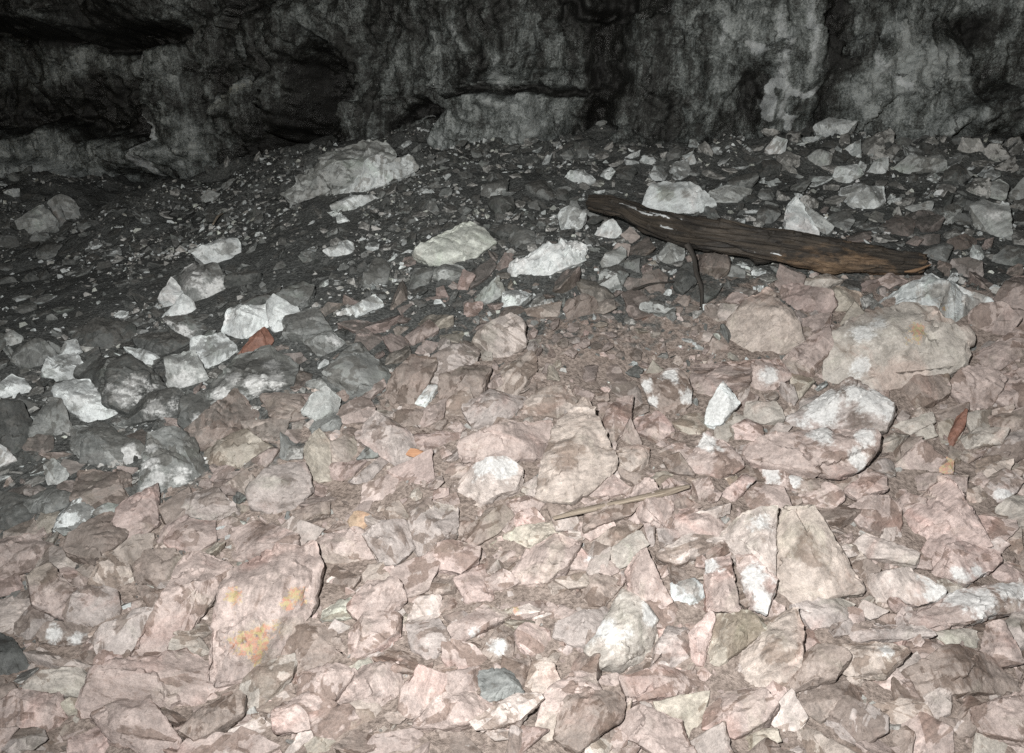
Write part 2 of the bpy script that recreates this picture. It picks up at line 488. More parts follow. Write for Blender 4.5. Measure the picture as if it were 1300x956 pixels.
calc = 0.24 * fbm(q * (4.3, 2.0, 1) + 51, 5, .65)
warm = 0.25 * fbm(q * 1.3 + 71, 3)
sq, zq = q[:, 0], q[:, 1]
warp = 0.16 * fbm(q * 2.6 + 90, 5, .6)
warp2 = 0.16 * fbm(q * 2.6 + 130, 5, .6)
def blob(px, py, rx, ry, hard=1.0):
    s, z, r = wall_at(px, py)
    k = r / FPX
    dd = np.hypot((sq + warp - s) / (rx * k), (zq + warp2 - z) / (ry * k))
    return sstep(1.0 + 0.5 * hard, 1.0 - 0.5 * hard, dd)
def stroke(pts, w, hard=1.0, ww=0.75):
    P = []
    for px, py in pts:
        s, z, r = wall_at(px, py); P.append((s, z)); k = r / FPX
    best = np.full(len(sq), 9.0)
    a, b = sq + warp * ww, zq + warp2 * ww
    for (s0, z0), (s1, z1) in zip(P[:-1], P[1:]):
        L = (s1 - s0) ** 2 + (z1 - z0) ** 2
        t = np.clip(((a - s0) * (s1 - s0) + (b - z0) * (z1 - z0)) / L, 0, 1)
        best = np.minimum(best, np.hypot(a - s0 - t * (s1 - s0), b - z0 - t * (z1 - z0)))
    return sstep(1.0 + 0.5 * hard, 1.0 - 0.5 * hard, best / (w * k))
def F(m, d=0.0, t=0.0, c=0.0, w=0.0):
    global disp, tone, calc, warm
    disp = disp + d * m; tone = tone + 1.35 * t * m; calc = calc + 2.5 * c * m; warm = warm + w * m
F(sstep(wall_at(560, 100)[0], wall_at(300, 100)[0], sq), t=-0.13)
# bulging dome at the foot of the wall, with the arched crack above it
F(blob(622, 168, 78, 48, 0.5), d=0.34, t=0.26, c=0.07)
F(blob(660, 120, 90, 22, 0.8), d=0.10, t=0.10)
F(stroke([(505, 168), (545, 140), (590, 124), (650, 118), (742, 119)], 5, 0.8), d=-0.22, t=-0.45)
F(blob(548, 160, 24, 10), c=0.12, t=0.15)
F(stroke([(575, 30), (598, 70), (612, 108)], 6, 1.8), d=0.05, t=0.24, c=0.12)
F(stroke([(602, 20), (628, 70), (650, 110)], 6, 1.8), d=0.05, t=0.24, c=0.13)
F(stroke([(560, 30), (570, 110)], 14, 1.6), t=0.2, c=0.06)
F(blob(680, 80, 45, 30), t=0.06)
F(blob(500, 150, 40, 30), t=-0.12)
F(blob(520, 100, 30, 28, 1.4), t=0.12)
# dark hollow with pale blocks beside it
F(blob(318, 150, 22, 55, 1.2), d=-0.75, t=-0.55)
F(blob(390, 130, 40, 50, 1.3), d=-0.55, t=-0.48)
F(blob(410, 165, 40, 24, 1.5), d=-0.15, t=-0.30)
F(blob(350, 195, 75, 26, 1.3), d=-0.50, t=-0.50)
F(blob(352, 114, 20, 18, 1.2), d=0.12, t=0.26, w=0.3, c=0.05)
F(blob(332, 165, 11, 20, 1.1), d=0.20, t=0.30, w=0.3)
F(stroke([(270, 140), (282, 125), (296, 110)], 7, 1.6), d=0.10, t=0.34, c=0.08, w=0.4)
F(blob(265, 85, 28, 60), t=-0.12)
F(blob(350, 40, 90, 34, 1.3), d=0.2, t=0.12)
# flowstone pillar
F(blob(225, 150, 30, 70, 0.9), d=0.24, t=0.24)
F(stroke([(178, 68), (188, 110), (196, 135), (205, 170), (208, 215)], 6, 1.3), d=0.05, t=0.20, c=0.20)
F(stroke([(255, 110), (268, 137)], 4, 1.4), t=0.25, c=0.15)
F(blob(250, 200, 22, 28), t=0.14, w=0.3)
# pale shelf low on the left, dark band above it
F(blob(60, 192, 150, 24, 0.6), d=0.55, t=0.24, c=0.02)
F(stroke([(-60, 212), (45, 210), (110, 212), (170, 232)], 9, 0.9), d=0.28, t=0.28)
F(stroke([(-60, 226), (60, 225), (150, 240)], 6, 0.9), d=-0.10, t=-0.3)
F(blob(100, 140, 150, 28, 0.8), t=-0.28)
F(blob(40, 85, 110, 28, 1.2), t=0.10)
F(stroke([(100, 60), (104, 105)], 6, 1.5), t=0.15, c=0.08)
# overhanging ledge at the upper left and the black slot under it
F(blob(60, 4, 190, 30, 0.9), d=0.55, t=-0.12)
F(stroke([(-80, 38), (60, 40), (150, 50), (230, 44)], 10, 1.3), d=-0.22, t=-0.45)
F(blob(125, 32, 14, 14, 0.8), d=0.3, t=0.15)
# wet black bands running down the right side of the wall
F(stroke([(780, -20), (766, 60), (772, 110), (752, 190)], 19, 1.7), d=-0.16, t=-0.36)
F(stroke([(712, 2), (740, 12), (775, 10)], 6, 1.4), d=-0.12, t=-0.35)
F(stroke([(1066, -20), (1058, 90), (1050, 150)], 13, 1.3), d=-0.05, t=-0.33)
F(stroke([(1190, 38), (1260, 36)], 14, 1.3), d=-0.05, t=-0.33)
F(stroke([(1232, 40), (1240, 80), (1236, 130)], 17, 1.4), d=-0.07, t=-0.33)
F(stroke([(1085, 80), (1110, 60)], 12), t=-0.25)
F(blob(955, 125, 18, 36), d=-0.12, t=-0.28)
# pale buttresses
F(blob(840, 130, 42, 62, 1.4), d=0.07, t=0.12, c=0.04)
F(blob(890, 50, 70, 50, 1.2), d=0.10, t=0.08)
F(blob(1000, 90, 42, 80, 1.5), d=0.06, t=0.14, c=0.04)
F(stroke([(970, 108), (976, 150)], 4, 1.2), t=0.3, c=0.30)
F(stroke([(975, 100), (990, 108), (994, 150), (1010, 158)], 4, 1.2), t=0.3, c=0.28)
F(stroke([(995, 115), (1014, 122), (1030, 110)], 4, 1.2), t=0.25, c=0.22)
F(blob(955, 65, 9, 7, 1.8), c=0.20)
F(blob(925, 128, 16, 18), t=0.2, c=0.10)
F(blob(1150, 108, 62, 48, 1.5), d=0.06, t=0.14, c=0.05)
F(blob(1170, 75, 50, 24, 1.2), t=0.10)
F(stroke([(1105, 70), (1112, 95), (1135, 105)], 4, 1.2), t=0.2, c=0.12)
F(blob(1206, 90, 8, 10, 1.8), c=0.17)
F(blob(1250, 100, 9, 9, 1.8), c=0.15)
F(blob(1255, 60, 14, 22), t=0.2)
F(blob(1270, 150, 60, 22), d=0.25, t=0.05)
F(stroke([(1180, 165), (1240, 140), (1290, 130)], 8, 1.2), d=0.12, t=0.15, c=0.05)
for pts_, w_, c_ in [([(912, -10), (915, 60)], 5, .16), ([(1025, -10), (1020, 70)], 7, .12), ([(860, 20), (868, 120)], 5, .10), ([(500, 20), (512, 90)], 6, .10), ([(680, 10), (690, 60)], 5, .12), ([(1130, -5), (1140, 50)], 5, .10), ([(300, 45), (310, 85)], 5, .12), ([(985, 20), (982, 95)], 8, .14)]:
    F(stroke(pts_, w_, 1.6), t=.14, c=c_)
# the wall leans over into the roof
lean = 1.5 * sstep(2.6, 4.4, zq) ** 2
D = (disp + lean).reshape(SS.shape)
wx = bx[:, None] + nx[:, None] * D
wy = by[:, None] + ny[:, None] * D
wv = np.stack([wx, wy, ZZ + 0.05 * warp.reshape(SS.shape)], -1).reshape(-1, 3)
wm = mesh_from_arrays("cave_wall", wv, grid_faces(len(s_grid), len(z_grid)), 4)
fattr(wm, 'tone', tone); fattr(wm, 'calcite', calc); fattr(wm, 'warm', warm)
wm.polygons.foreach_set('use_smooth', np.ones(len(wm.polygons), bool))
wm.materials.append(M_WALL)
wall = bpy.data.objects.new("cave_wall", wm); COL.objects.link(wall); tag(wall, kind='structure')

rx_ = np.arange(-10.2, 8.2, 0.09); ry_ = np.arange(-2.6, 9.0, 0.09)
RX, RY = np.meshgrid(rx_, ry_, indexing='ij')
rq = np.stack([RX.ravel(), RY.ravel(), np.zeros(RX.size)], 1)
RZ = 3.75 + 0.35 * fbm(rq * 0.6 + 4, 3) + 0.16 * ridged(rq * 1.6, 4) + 0.04 * fbm(rq * 7, 3)
rm = mesh_from_arrays("cave_roof", np.stack([rq[:, 0], rq[:, 1], RZ], 1), grid_faces(len(rx_), len(ry_)), 4)
fattr(rm, 'tone', 0.42 + 0.25 * fbm(rq * 1.5, 3)); fattr(rm, 'calcite', 0.12 * fbm(rq * 2.5, 3)); fattr(rm, 'warm', 0.2 * fbm(rq, 2))
rm.polygons.foreach_set('use_smooth', np.ones(len(rm.polygons), bool))
rm.materials.append(M_WALL)
roof = bpy.data.objects.new("cave_roof", rm); COL.objects.link(roof); tag(roof, kind='structure')

# ------------------------------------------------------------------ rocks: one object each
PAL = dict(P=(.375, .312, .288), L=(.44, .388, .358), R=(.42, .325, .300), N=(.28, .228, .198), G=(.36, .357, .342), V=(.37, .33, .312),
           O=(.40, .37, .305), T=(.395, .34, .298), W=(.55, .58, .58), D=(.078, .082, .079), X=(.20, .105, .078), Y=(.40, .28, .17),
           M=(.41, .405, .355), C=(.48, .50, .46), K=(.180, .188, .183))
for _k in 'RTOLMVNY':
    _c = PAL[_k]; _m = sum(_c) / 3 * np.array((1.10, .98, .92)) if _k not in 'M' else np.array(_c)
    PAL[_k] = tuple(np.array(_c) * .68 + _m * .32)
KIND = dict(S=('rock_slab', 'rock slab'), B=('boulder', 'boulder'), K=('rock_block', 'rock'), T=('stone', 'stone'))
ROCKS = []
def R(kind, col, white, label, poly, soot=None, t=0.5, th=0.5, lift=0.015, w=(), o=(), b=(), pk=None, ref=None, coat=0.25, rough=1.0, group=None):
    P = [tuple(float(c) for c in q.split(',')) for q in poly.split()]
    ROCKS.append(dict(kind=kind, col=col, white=white, label=label, poly=P, soot=soot, t=t, th=th, lift=lift, w=w, o=o, b=b, pk=pk, ref=ref, coat=coat, rough=rough, group=group))

# --- bottom left
R('S', 'P', .1, "long pale pink slab leaning left of a black crack", "267,700 291,722 272,750 225,821 162,839 172,822 207,775 232,710 246,701", lift=.05, th=.35, ref="long pale slab", pk=[(255, 745, .06)])
R('S', 'P', .1, "big pink slab with orange and yellow lichen patch", "390,690 403,722 402,762 391,782 336,848 266,866 270,815 284,745 300,728 340,700", lift=.05, th=.4, o=[(325, 815, 20), (373, 762, 12), (362, 775, 8), (298, 758, 10)], ref="lichen-spotted slab", pk=[(385, 740, .05), (310, 790, .07)], coat=0)
R('S', 'N', .1, "brown slab tucked against the lichen-spotted slab", "392,788 425,802 442,835 430,843 375,854 347,847 367,810", lift=.02)
R('S', 'P', .25, "wide mottled slab below the long leaning slab", "105,870 125,850 185,834 232,822 265,848 266,900 105,905", ref="wide mottled slab")
R('K', 'V', .1, "grey-brown six-sided block below the tan pyramid", "110,744 147,752 152,775 148,794 125,798 86,788 82,772 97,750", ref="six-sided block", t=.6)
R('T', 'N', .3, "dark brown almond-shaped stone with white underside", "62,790 100,791 120,798 107,815 82,819 52,812 47,805", w=[(70, 808, 7), (98, 812, 6)], t=.6, ref="almond-shaped stone")
R('K', 'V', .1, "smooth grey block left of the almond-shaped stone", "45,765 62,770 66,785 37,812 20,803 17,792")
R('K', 'T', .2, "pale tan pyramid-shaped rock with pointed top", "137,692 166,722 165,753 110,741 125,712", ref="tan pyramid", t=.6, pk=[(146, 725, .15)])
R('K', 'D', .0, "black rock in the bottom left corner", "-15,803 0,803 15,810 37,845 30,858 -18,862", ref="black corner rock", coat=0)
R('K', 'N', .0, "dark brown wedge beside the small reddish pyramid", "90,845 100,830 130,822 120,843")
R('T', 'R', .1, "small reddish pyramid on the bottom left rubble", "135,822 162,835 160,842 118,850 122,835", ref="reddish pyramid", t=.6)
R('K', 'N', .15, "brown round rock with curled banding above the triangular wedge", "172,718 185,700 220,697 232,710 217,736 200,745 175,740 168,727", ref="curled brown rock")
R('K', 'N', .2, "brown triangular wedge pointing down beside the long pale slab", "170,742 215,750 210,768 197,782", t=.6)
R('S', 'P', .1, "narrow pale pink shelf slab left of the tan pyramid", "42,742 82,722 105,718 108,730 60,752 41,752")
R('K', 'R', .0, "rust-brown block at the left edge", "-12,728 20,725 29,745 15,755 -12,760", ref="rust-brown edge block")
R('S', 'L', .1, "cream slab at the left edge below the rust-brown block", "-14,762 45,760 15,802 -14,808", t=.4)
R('T', 'G', .3, "light grey stone with dark top near the dark slope", "135,677 160,668 163,676 150,690 132,683", soot=.4)
R('K', 'P', .1, "pale pink rock capping the top of the long leaning slab", "207,690 220,670 240,660 270,662 272,688 245,702 217,697", t=.45)
R('S', 'R', .05, "rose spear-shaped slab pointing up to the right", "200,688 207,670 240,650 232,665 212,682", ref="rose spear slab")
R('S', 'P', .1, "broad pink slab behind the apex of the lichen-spotted slab", "280,678 325,662 380,680 376,692 320,712 297,712", t=.4, b=[(330, 668, 14)])
# --- bottom centre left
R('K', 'P', .2, "rounded pale pink block right of the lichen-spotted slab's apex", "382,684 410,678 460,672 480,712 460,718 408,715", b=[(400, 695, 8)], t=.6, ref="rounded pale block")
R('K', 'V', .1, "grey faceted pyramid with two dark hollows", "462,678 485,662 515,660 525,695 503,715 485,715", lift=.05, b=[(507, 680, 10), (481, 690, 7)], t=.65, ref="pyramid with dark hollows")
R('K', 'R', .1, "rose diamond-shaped rock right of the pyramid with dark hollows", "535,710 570,685 607,695 607,708 585,728 558,722", lift=.04, ref="rose diamond rock", b=[(590, 712, 9)])
R('K', 'R', .0, "mauve-red block below the rose diamond rock", "575,735 615,720 628,762 592,765 582,745", ref="mauve-red block")
R('S', 'L', .0, "smooth pale pink four-sided plate", "530,757 560,757 560,785 517,788", coat=0, ref="pale four-sided plate")
R('S', 'N', .1, "brown slab resting above the pale four-sided plate", "517,735 575,730 578,750 550,757 525,755", t=.4)
R('S', 'M', .35, "greenish white slab right of the lichen-spotted slab", "407,777 435,760 478,757 465,772 437,787 407,788", t=.45, ref="greenish slab")
R('K', 'P', .1, "large pink block below the greenish slab", "445,805 465,780 507,777 505,800 475,825 442,837", lift=.03)
R('K', 'V', .1, "grey-mauve block below the pale four-sided plate", "517,792 557,785 572,812 547,840 520,820", t=.55)
R('S', 'P', .2, "long pink wedge with white lower edge below the mauve-red block", "567,800 617,765 647,785 617,800 580,817", w=[(600, 808, 7)])
R('T', 'Y', .1, "bright orange stone above the rounded pale block", "442,660 452,648 477,656 460,672 446,670", coat=0, ref="bright orange stone", t=.6)
R('T', 'N', .0, "brown wedge touching the bright orange stone", "412,675 430,662 447,665 445,674")
R('K', 'P', .1, "pink mass at the bottom edge below the large pink block", "432,872 465,842 505,842 515,895 432,895")
R('S', 'P', .0, "square pink plate at the bottom edge beside a dark stone", "562,855 610,847 612,878 570,884")
R('K', 'N', .45, "brown ribbed rock with white streak above the dark bottom stone", "612,825 637,792 655,800 650,832 630,842", w=[(632, 822, 8)])
R('T', 'K', .0, "dark grey stone at the bottom edge", "610,852 650,847 665,882 612,890", ref="dark bottom stone", coat=0)
R('S', 'M', .1, "thin pale green plate below the large pink block", "435,850 467,835 475,840 445,858", th=.25, t=.4)
# --- bottom centre right
R('S', 'P', .05, "big smooth pink oval slab in the lower middle", "648,735 665,700 707,677 733,688 717,720 685,737 655,738", lift=.05, coat=0, ref="pink oval slab", pk=[(690, 708, .07)])
R('T', 'P', .3, "small pink stone with white tip right of the pink oval slab", "712,705 732,692 752,710 745,722 718,723", w=[(750, 708, 6)])
R('T', 'T', .1, "tan chip under the white-tipped pink stone", "703,735 745,725 748,743 722,747", lift=.03)
R('T', 'P', .0, "heart-shaped flat pink stone above the tan prism", "735,662 775,660 780,668 750,686 735,678", coat=0, ref="heart-shaped stone")
R('K', 'T', .0, "tan prism-shaped rock right of the heart-shaped stone", "757,683 780,668 815,665 790,688 767,698", b=[(790, 675, 12)])
R('K', 'P', .1, "tall tombstone-shaped tan rock behind the grey-white pyramid", "805,705 820,695 835,720 852,762 825,775 800,750 795,725", t=.65, ref="tombstone-shaped rock", lift=.04)
R('B', 'G', .55, "large grey-white pyramid at the bottom centre", "790,752 825,777 835,810 825,830 787,852 760,850 745,825 770,780", t=.65, pk=[(785, 792, .16)], ref="grey-white pyramid", lift=.04, w=[(765, 800, 12), (820, 782, 9)], coat=0)
R('T', 'L', .35, "pale peach oval stone below the pink oval slab", "650,772 672,767 700,780 680,786 655,782", o=[(655, 775, 5)], coat=0, ref="peach oval stone")
R('T', 'R', .25, "round pink lens-shaped stone below the peach oval stone", "655,802 667,790 697,800 697,825 672,832 657,817", t=.6)
R('K', 'N', .0, "folded brown prism left of the tombstone-shaped rock", "732,770 747,732 770,730 790,740 767,770", t=.6)
R('S', 'R', .1, "upright red crystalline wedge beside the olive block", "875,805 902,777 907,785 890,850 882,847", t=.6, ref="red crystalline wedge", coat=0)
R('K', 'O', .1, "large olive-brown block right of the red crystalline wedge", "910,780 965,777 973,797 900,857 892,855", b=[(925, 815, 16)], ref="olive block")
R('K', 'V', .2, "mottled mauve block between grey-white pyramid and red wedge", "835,817 847,797 875,800 875,835 850,850 827,847")
R('S', 'P', .4, "pink slab with white flecks left of the narrow split", "895,712 925,707 940,777 897,772", lift=.05, w=[(902, 718, 8)], th=.3)
R('S', 'P', .55, "pink slab with large white splotches right of the narrow split", "935,707 955,705 985,735 972,780 952,772", lift=.05, w=[(957, 735, 11), (970, 770, 9)], th=.3)
R('T', 'W', .5, "white-grey block with brown top left of the white-flecked pink slab", "855,740 882,735 897,747 896,772 855,762", b=[(872, 742, 10)])
R('K', 'G', .1, "bluish grey rock right of the small white-tipped stone", "775,700 810,672 822,692 800,715 780,725", coat=0)
R('T', 'V', .3, "small upright grey sliver above the tombstone-shaped rock", "817,665 832,665 830,692 822,695", t=.7)
R('K', 'N', .0, "brown rock at the bottom edge left of the bulky pale tan rock", "640,835 672,838 662,875 636,876")
R('K', 'T', .3, "bulky pale tan rock at the bottom edge below the lens-shaped stone", "675,840 700,838 718,878 660,880")
R('K', 'P', .3, "pink rock with white specks at the bottom below the grey-white pyramid", "790,858 835,848 880,852 900,880 800,890")
# --- bottom right
R('B', 'T', .15, "largest tan boulder with dark smudge on its face", "985,690 1000,640 1030,640 1060,690 1085,730 1095,745 1055,756 1000,775 980,740", t=.6, pk=[(1025, 690, .12)], b=[(1025, 705, 13), (1030, 720, 6)], ref="largest tan boulder", lift=.04, coat=0)
R('K', 'L', .3, "pale pink block leaning on the largest tan boulder", "912,682 950,650 985,645 984,690 982,735 955,705", ref="leaning pale block", lift=.05, w=[(968, 668, 9)], coat=0)
R('S', 'L', .05, "smooth flat pale stone right of the largest tan boulder", "1095,675 1165,700 1162,715 1105,708 1080,690", coat=0, lift=.04, ref="smooth pale stone")
R('S', 'P', .15, "pink cap slab with grey centre above the smooth pale stone", "1076,645 1095,632 1130,628 1145,650 1142,672 1092,671", lift=.04)
R('B', 'R', .1, "large rose-red domed boulder on the right", "1140,690 1150,650 1190,610 1205,608 1230,640 1255,690 1200,692 1165,700", t=.6, ref="rose-red boulder", pk=[(1195, 650, .14)], coat=0)
R('S', 'R', .3, "rose slab with white patch below the rose-red boulder", "1167,702 1187,680 1267,700 1267,710 1225,742 1182,727", w=[(1222, 735, 9), (1240, 725, 6)], lift=.04, ref="rose slab")
R('S', 'L', .3, "pale table-like slab with white right end below the smooth pale stone", "1097,747 1105,730 1150,720 1175,730 1205,755 1165,767 1100,760", w=[(1190, 748, 14)], lift=.04, coat=0)
R('S', 'P', .5, "long slab splashed with white at the right edge", "1145,785 1200,760 1225,747 1310,738 1310,765 1237,788 1187,795", w=[(1215, 758, 10), (1240, 765, 12), (1275, 752, 10), (1298, 752, 8)], lift=.06, ref="long white-splashed slab", th=.3)
R('K', 'V', .1, "grey dome-topped rock below the largest tan boulder", "1007,770 1052,752 1085,767 1067,792 1032,797", ref="grey domed rock", coat=0)
R('K', 'T', .3, "loaf-shaped tan block over a black gap at the bottom right", "1057,820 1115,815 1155,825 1125,852 1080,856 1062,845", lift=.07, w=[(1125, 828, 8)], ref="loaf-shaped block")
R('S', 'V', .4, "mottled grey slab above the loaf-shaped block", "1045,807 1100,790 1170,795 1182,805 1115,812 1057,820", t=.4)
R('K', 'N', .1, "brown ridge of rock along the bottom right edge", "1140,860 1200,825 1250,830 1275,847 1305,876 1140,890", b=[(1225, 838, 20)], ref="brown bottom ridge")
R('K', 'P', .1, "upright pink block in the bottom right corner", "1255,790 1275,790 1300,840 1270,845 1245,825", lift=.06, t=.65)
R('K', 'T', .2, "bent rib-like rock right of the olive block", "900,862 965,795 1008,770 1018,795 1015,850 995,868 935,885", b=[(985, 830, 12)], ref="rib-like rock")
R('T', 'G', .4, "pale grey triangular stone under the long white-splashed slab", "1185,802 1240,797 1240,822 1200,820", coat=0)
R('T', 'L', .5, "small white stone beside the grey domed rock", "1087,775 1097,762 1127,775 1105,787", coat=0, lift=.03)
R('K', 'R', .2, "small reddish rock between rose slab and right edge", "1247,730 1275,710 1310,722 1310,737 1262,738")
R('T', 'N', .0, "brown rounded stone cut by the right edge", "1292,705 1312,690 1318,730 1298,725", t=.6)
# --- middle right
R('B', 'V', .6, "white and brown pyramid boulder on the right slope", "997,535 1082,480 1135,515 1130,545 1075,547 1002,547", t=.65, pk=[(1085, 492, .16)], w=[(1045, 520, 16), (1110, 510, 13), (1085, 500, 8)], b=[(1075, 490, 12), (1088, 535, 11)], ref="white and brown pyramid", lift=.05)
R('S', 'P', .45, "overhanging pink and white slab above a black gap", "942,572 985,550 1090,545 1107,550 1112,570 1090,597 1055,605 1000,595 960,583", lift=.09, w=[(1095, 560, 9), (1085, 585, 8), (1040, 560, 9)], th=.25, ref="overhanging slab")
R('K', 'N', .1, "tan-brown block right of the white and brown pyramid", "1155,485 1165,477 1205,475 1205,495 1185,510 1155,525 1137,522 1135,502", ref="tan-brown block")
R('B', 'G', .4, "large grey streaked boulder with a small orange spot", "1053,440 1080,410 1140,390 1190,400 1235,430 1220,465 1165,475 1140,500 1085,480 1045,487", t=.45, o=[(1160, 432, 12)], w=[(1090, 440, 12), (1110, 425, 9), (1092, 474, 7)], ref="grey streaked boulder", coat=0)
R('B', 'W', .4, "white boulder stained red and green near the log's end", "1113,390 1130,372 1160,362 1185,347 1205,355 1235,375 1265,385 1245,405 1210,420 1170,400", t=.65, b=[(1185, 385, 13), (1240, 392, 14)], o=[(1195, 395, 4)], ref="white stained boulder", pk=[(1190, 362, .12)], coat=0, soot=0)
R('K', 'X', .0, "rust-orange prism leaning above the yellow lichen block", "1197,567 1215,530 1227,520 1225,540 1207,572", ref="rust-orange prism", t=.65, coat=0)
R('T', 'T', .1, "tan block covered in yellow lichen", "1185,587 1202,580 1211,585 1210,600 1182,602", o=[(1197, 592, 16)], ref="yellow lichen block", t=.65, coat=0)
R('S', 'P', .1, "long low pink ledge under the yellow lichen block", "1122,604 1180,602 1237,602 1235,620 1130,625", t=.5)
R('S', 'P', .2, "pink slab over a black gap right of the overhanging slab", "1072,622 1100,600 1125,602 1125,622 1092,635", lift=.06)
R('B', 'P', .1, "big smooth pink boulder at the right edge", "1260,480 1312,462 1316,518 1275,517 1255,505", ref="smooth right-edge boulder")
R('S', 'N', .2, "brown slab below the smooth right-edge boulder", "1250,530 1312,518 1312,545 1270,550")
R('K', 'V', .4, "arched mottled stone right of the rose-red boulder's peak", "1240,615 1275,595 1300,610 1280,635 1255,640", w=[(1270, 630, 6)])
R('K', 'G', .1, "grey rock at the right edge below the arched mottled stone", "1262,647 1285,630 1312,630 1314,665 1275,668", lift=.04)
R('T', 'G', .1, "small slate-grey stone below the tan-brown block", "1160,540 1182,537 1190,552 1165,560", coat=0)
R('S', 'G', .3, "pale grey lying slab right of the white and brown pyramid", "1135,540 1185,522 1187,535 1155,552", lift=.03, coat=0)
R('T', 'P', .5, "white-mottled stone under the left of the overhanging slab", "965,592 1000,592 1010,622 975,620", w=[(980, 605, 8)])
R('T', 'N', .5, "brown and white block under the overhanging slab", "993,602 1032,604 1045,620 1030,635 1005,620", w=[(1005, 612, 8)])
R('K', 'P', .1, "pink rock wedged above the leaning pale block", "1010,628 1050,612 1075,628 1060,645 1025,642")
# --- middle
R('K', 'W', .7, "bright white block over a dark crack left of the slate", "900,510 917,487 938,512 910,544 895,535", lift=.06, w=[(912, 520, 14)], t=.65, ref="bright white block", coat=0)
R('T', 'G', .0, "bluish slate-grey stone right of the bright white block", "947,510 985,510 995,530 965,537 945,527", coat=0, lift=.04)
R('T', 'R', .0, "round red-brown cobble below the bright white block", "927,545 945,532 967,540 968,555 932,562", t=.65, ref="red-brown cobble")
R('K', 'N', .4, "rusty block edged with white on the middle slope", "815,477 865,472 877,490 875,512 857,532 825,510", w=[(820, 490, 7), (828, 510, 6), (850, 478, 8), (872, 505, 6)], t=.6, ref="white-edged rusty block")
R('S', 'P', .2, "pink-brown slab right of the white-edged rusty block", "875,462 955,457 950,485 900,505 880,502", t=.4)
R('K', 'T', .1, "split tan dome left of the tall fin", "655,520 687,495 715,490 733,505 705,532 665,527", b=[(695, 510, 6)], ref="split tan dome")
R('S', 'P', .05, "broad smooth pink slab left of the tall fin", "588,560 635,550 650,537 702,535 707,557 687,583 640,586 590,583", lift=.04, coat=0, ref="broad pink slab")
R('B', 'T', .05, "tall fin-shaped rock with brown hollows in the centre", "745,503 752,545 780,585 768,600 745,620 727,637 685,628 690,590 707,560 710,535", t=.6, b=[(717, 590, 12), (695, 570, 8), (690, 615, 8), (727, 580, 8)], pk=[(738, 570, .12)], ref="tall fin", lift=.05, coat=0)
R('K', 'P', .5, "tan dome with white crest right of the dark prism", "872,585 897,552 927,565 945,592 907,610 880,600", w=[(897, 560, 10)], t=.6, b=[(915, 595, 12)])
R('T', 'N', .0, "dark brown prism left of the white-crested tan dome", "842,582 862,575 882,602 850,598", lift=.04)
R('K', 'R', .1, "reddish mound below the white-edged rusty block", "805,530 835,522 857,545 835,562 805,547")
R('K', 'T', .15, "pale fan-shaped rock right of the tall fin", "775,575 805,565 825,570 820,595 797,602", w=[(770, 560, 7)])
R('S', 'P', .0, "flat pink stone lying between tall fin and wooden stake", "742,630 775,602 805,622 775,631", t=.4, coat=0)
R('T', 'N', .0, "thin brown rock bar above the wooden stake", "780,590 832,615 812,620 790,604")
R('B', 'L', .4, "cream boulder with bright white cap", "582,615 600,592 640,580 665,600 655,620 610,638 582,632", w=[(622, 593, 13), (642, 592, 11), (610, 597, 8), (635, 606, 6)], lift=.05, t=.6, ref="white-capped boulder", coat=0)
R('K', 'N', .2, "brown flat rock below the wooden stake's right end", "825,648 870,630 890,642 850,660")
R('T', 'P', .2, "pink stone at the right tip of the wooden stake", "878,612 900,607 907,620 890,637")
R('S', 'R', .3, "long striated pink slab rising to the right beside the stake", "902,640 947,600 960,605 925,645", w=[(955, 620, 6)])
R('K', 'P', .1, "pink block left of the stake under the tall fin", "640,640 668,628 690,640 680,655 648,656")
R('K', 'R', .0, "small red-brown block at the stake's left tip", "648,650 680,645 690,662 660,675")
R('S', 'O', .1, "olive streaked slab above the pink oval slab", "625,690 660,668 712,660 735,664 700,678 660,700", t=.4)
R('K', 'P', .1, "pale pink rock left of the pink oval slab", "610,735 640,722 660,738 640,748 618,750")
# --- middle left
R('S', 'K', .1, "dark hinge-shaped slab with a straight raised edge", "410,475 445,440 460,437 505,487 485,500 447,503", soot=.3, t=.6, ref="dark hinge-shaped slab", lift=.05)
R('T', 'P', .1, "pink lozenge at the foot of the dark hinge-shaped slab", "450,505 487,481 492,488 465,512", ref="pink lozenge")
R('T', 'K', .0, "dark charcoal cobble above the olive stone", "392,545 412,520 435,532 430,545 395,549", coat=0, ref="charcoal cobble")
R('K', 'O', .05, "tall smooth olive stone on the left slope", "385,570 407,545 420,565 419,607 400,612", coat=0, t=.65, ref="olive stone")
R('K', 'T', .05, "square tan block touching the olive stone", "417,562 447,550 455,572 437,590 415,587", coat=0)
R('B', 'V', .2, "grey boulder with dark blotch left of the olive stone", "315,622 340,590 385,588 395,625 375,645 350,652 320,640", b=[(362, 612, 8)], lift=.04, t=.6, ref="blotched grey boulder", coat=0)
R('T', 'K', .0, "dark brown lens-shaped stone right of the square tan block", "452,582 465,567 490,560 480,580")
R('K', 'R', .0, "red-brown wedge under the square tan block", "419,590 465,585 440,612 420,612")
R('S', 'V', .0, "long grey spear of rock right of the red-brown wedge", "442,612 480,582 497,580 467,612", t=.45)
R('K', 'T', .1, "upright tan rock in the middle of the slope", "562,535 570,505 595,490 600,507 590,535", t=.65, ref="upright tan rock")
R('T', 'V', .1, "small mauve stone right of the upright tan rock", "592,517 627,520 622,535 592,532")
R('K', 'N', .1, "brown hooded rock left of the upright tan rock", "485,547 505,522 537,520 532,540 495,547", ref="brown hooded rock")
R('T', 'W', .5, "white stone with dark bracket edge above the brown hooded rock", "522,510 542,490 557,487 540,517", soot=.2)
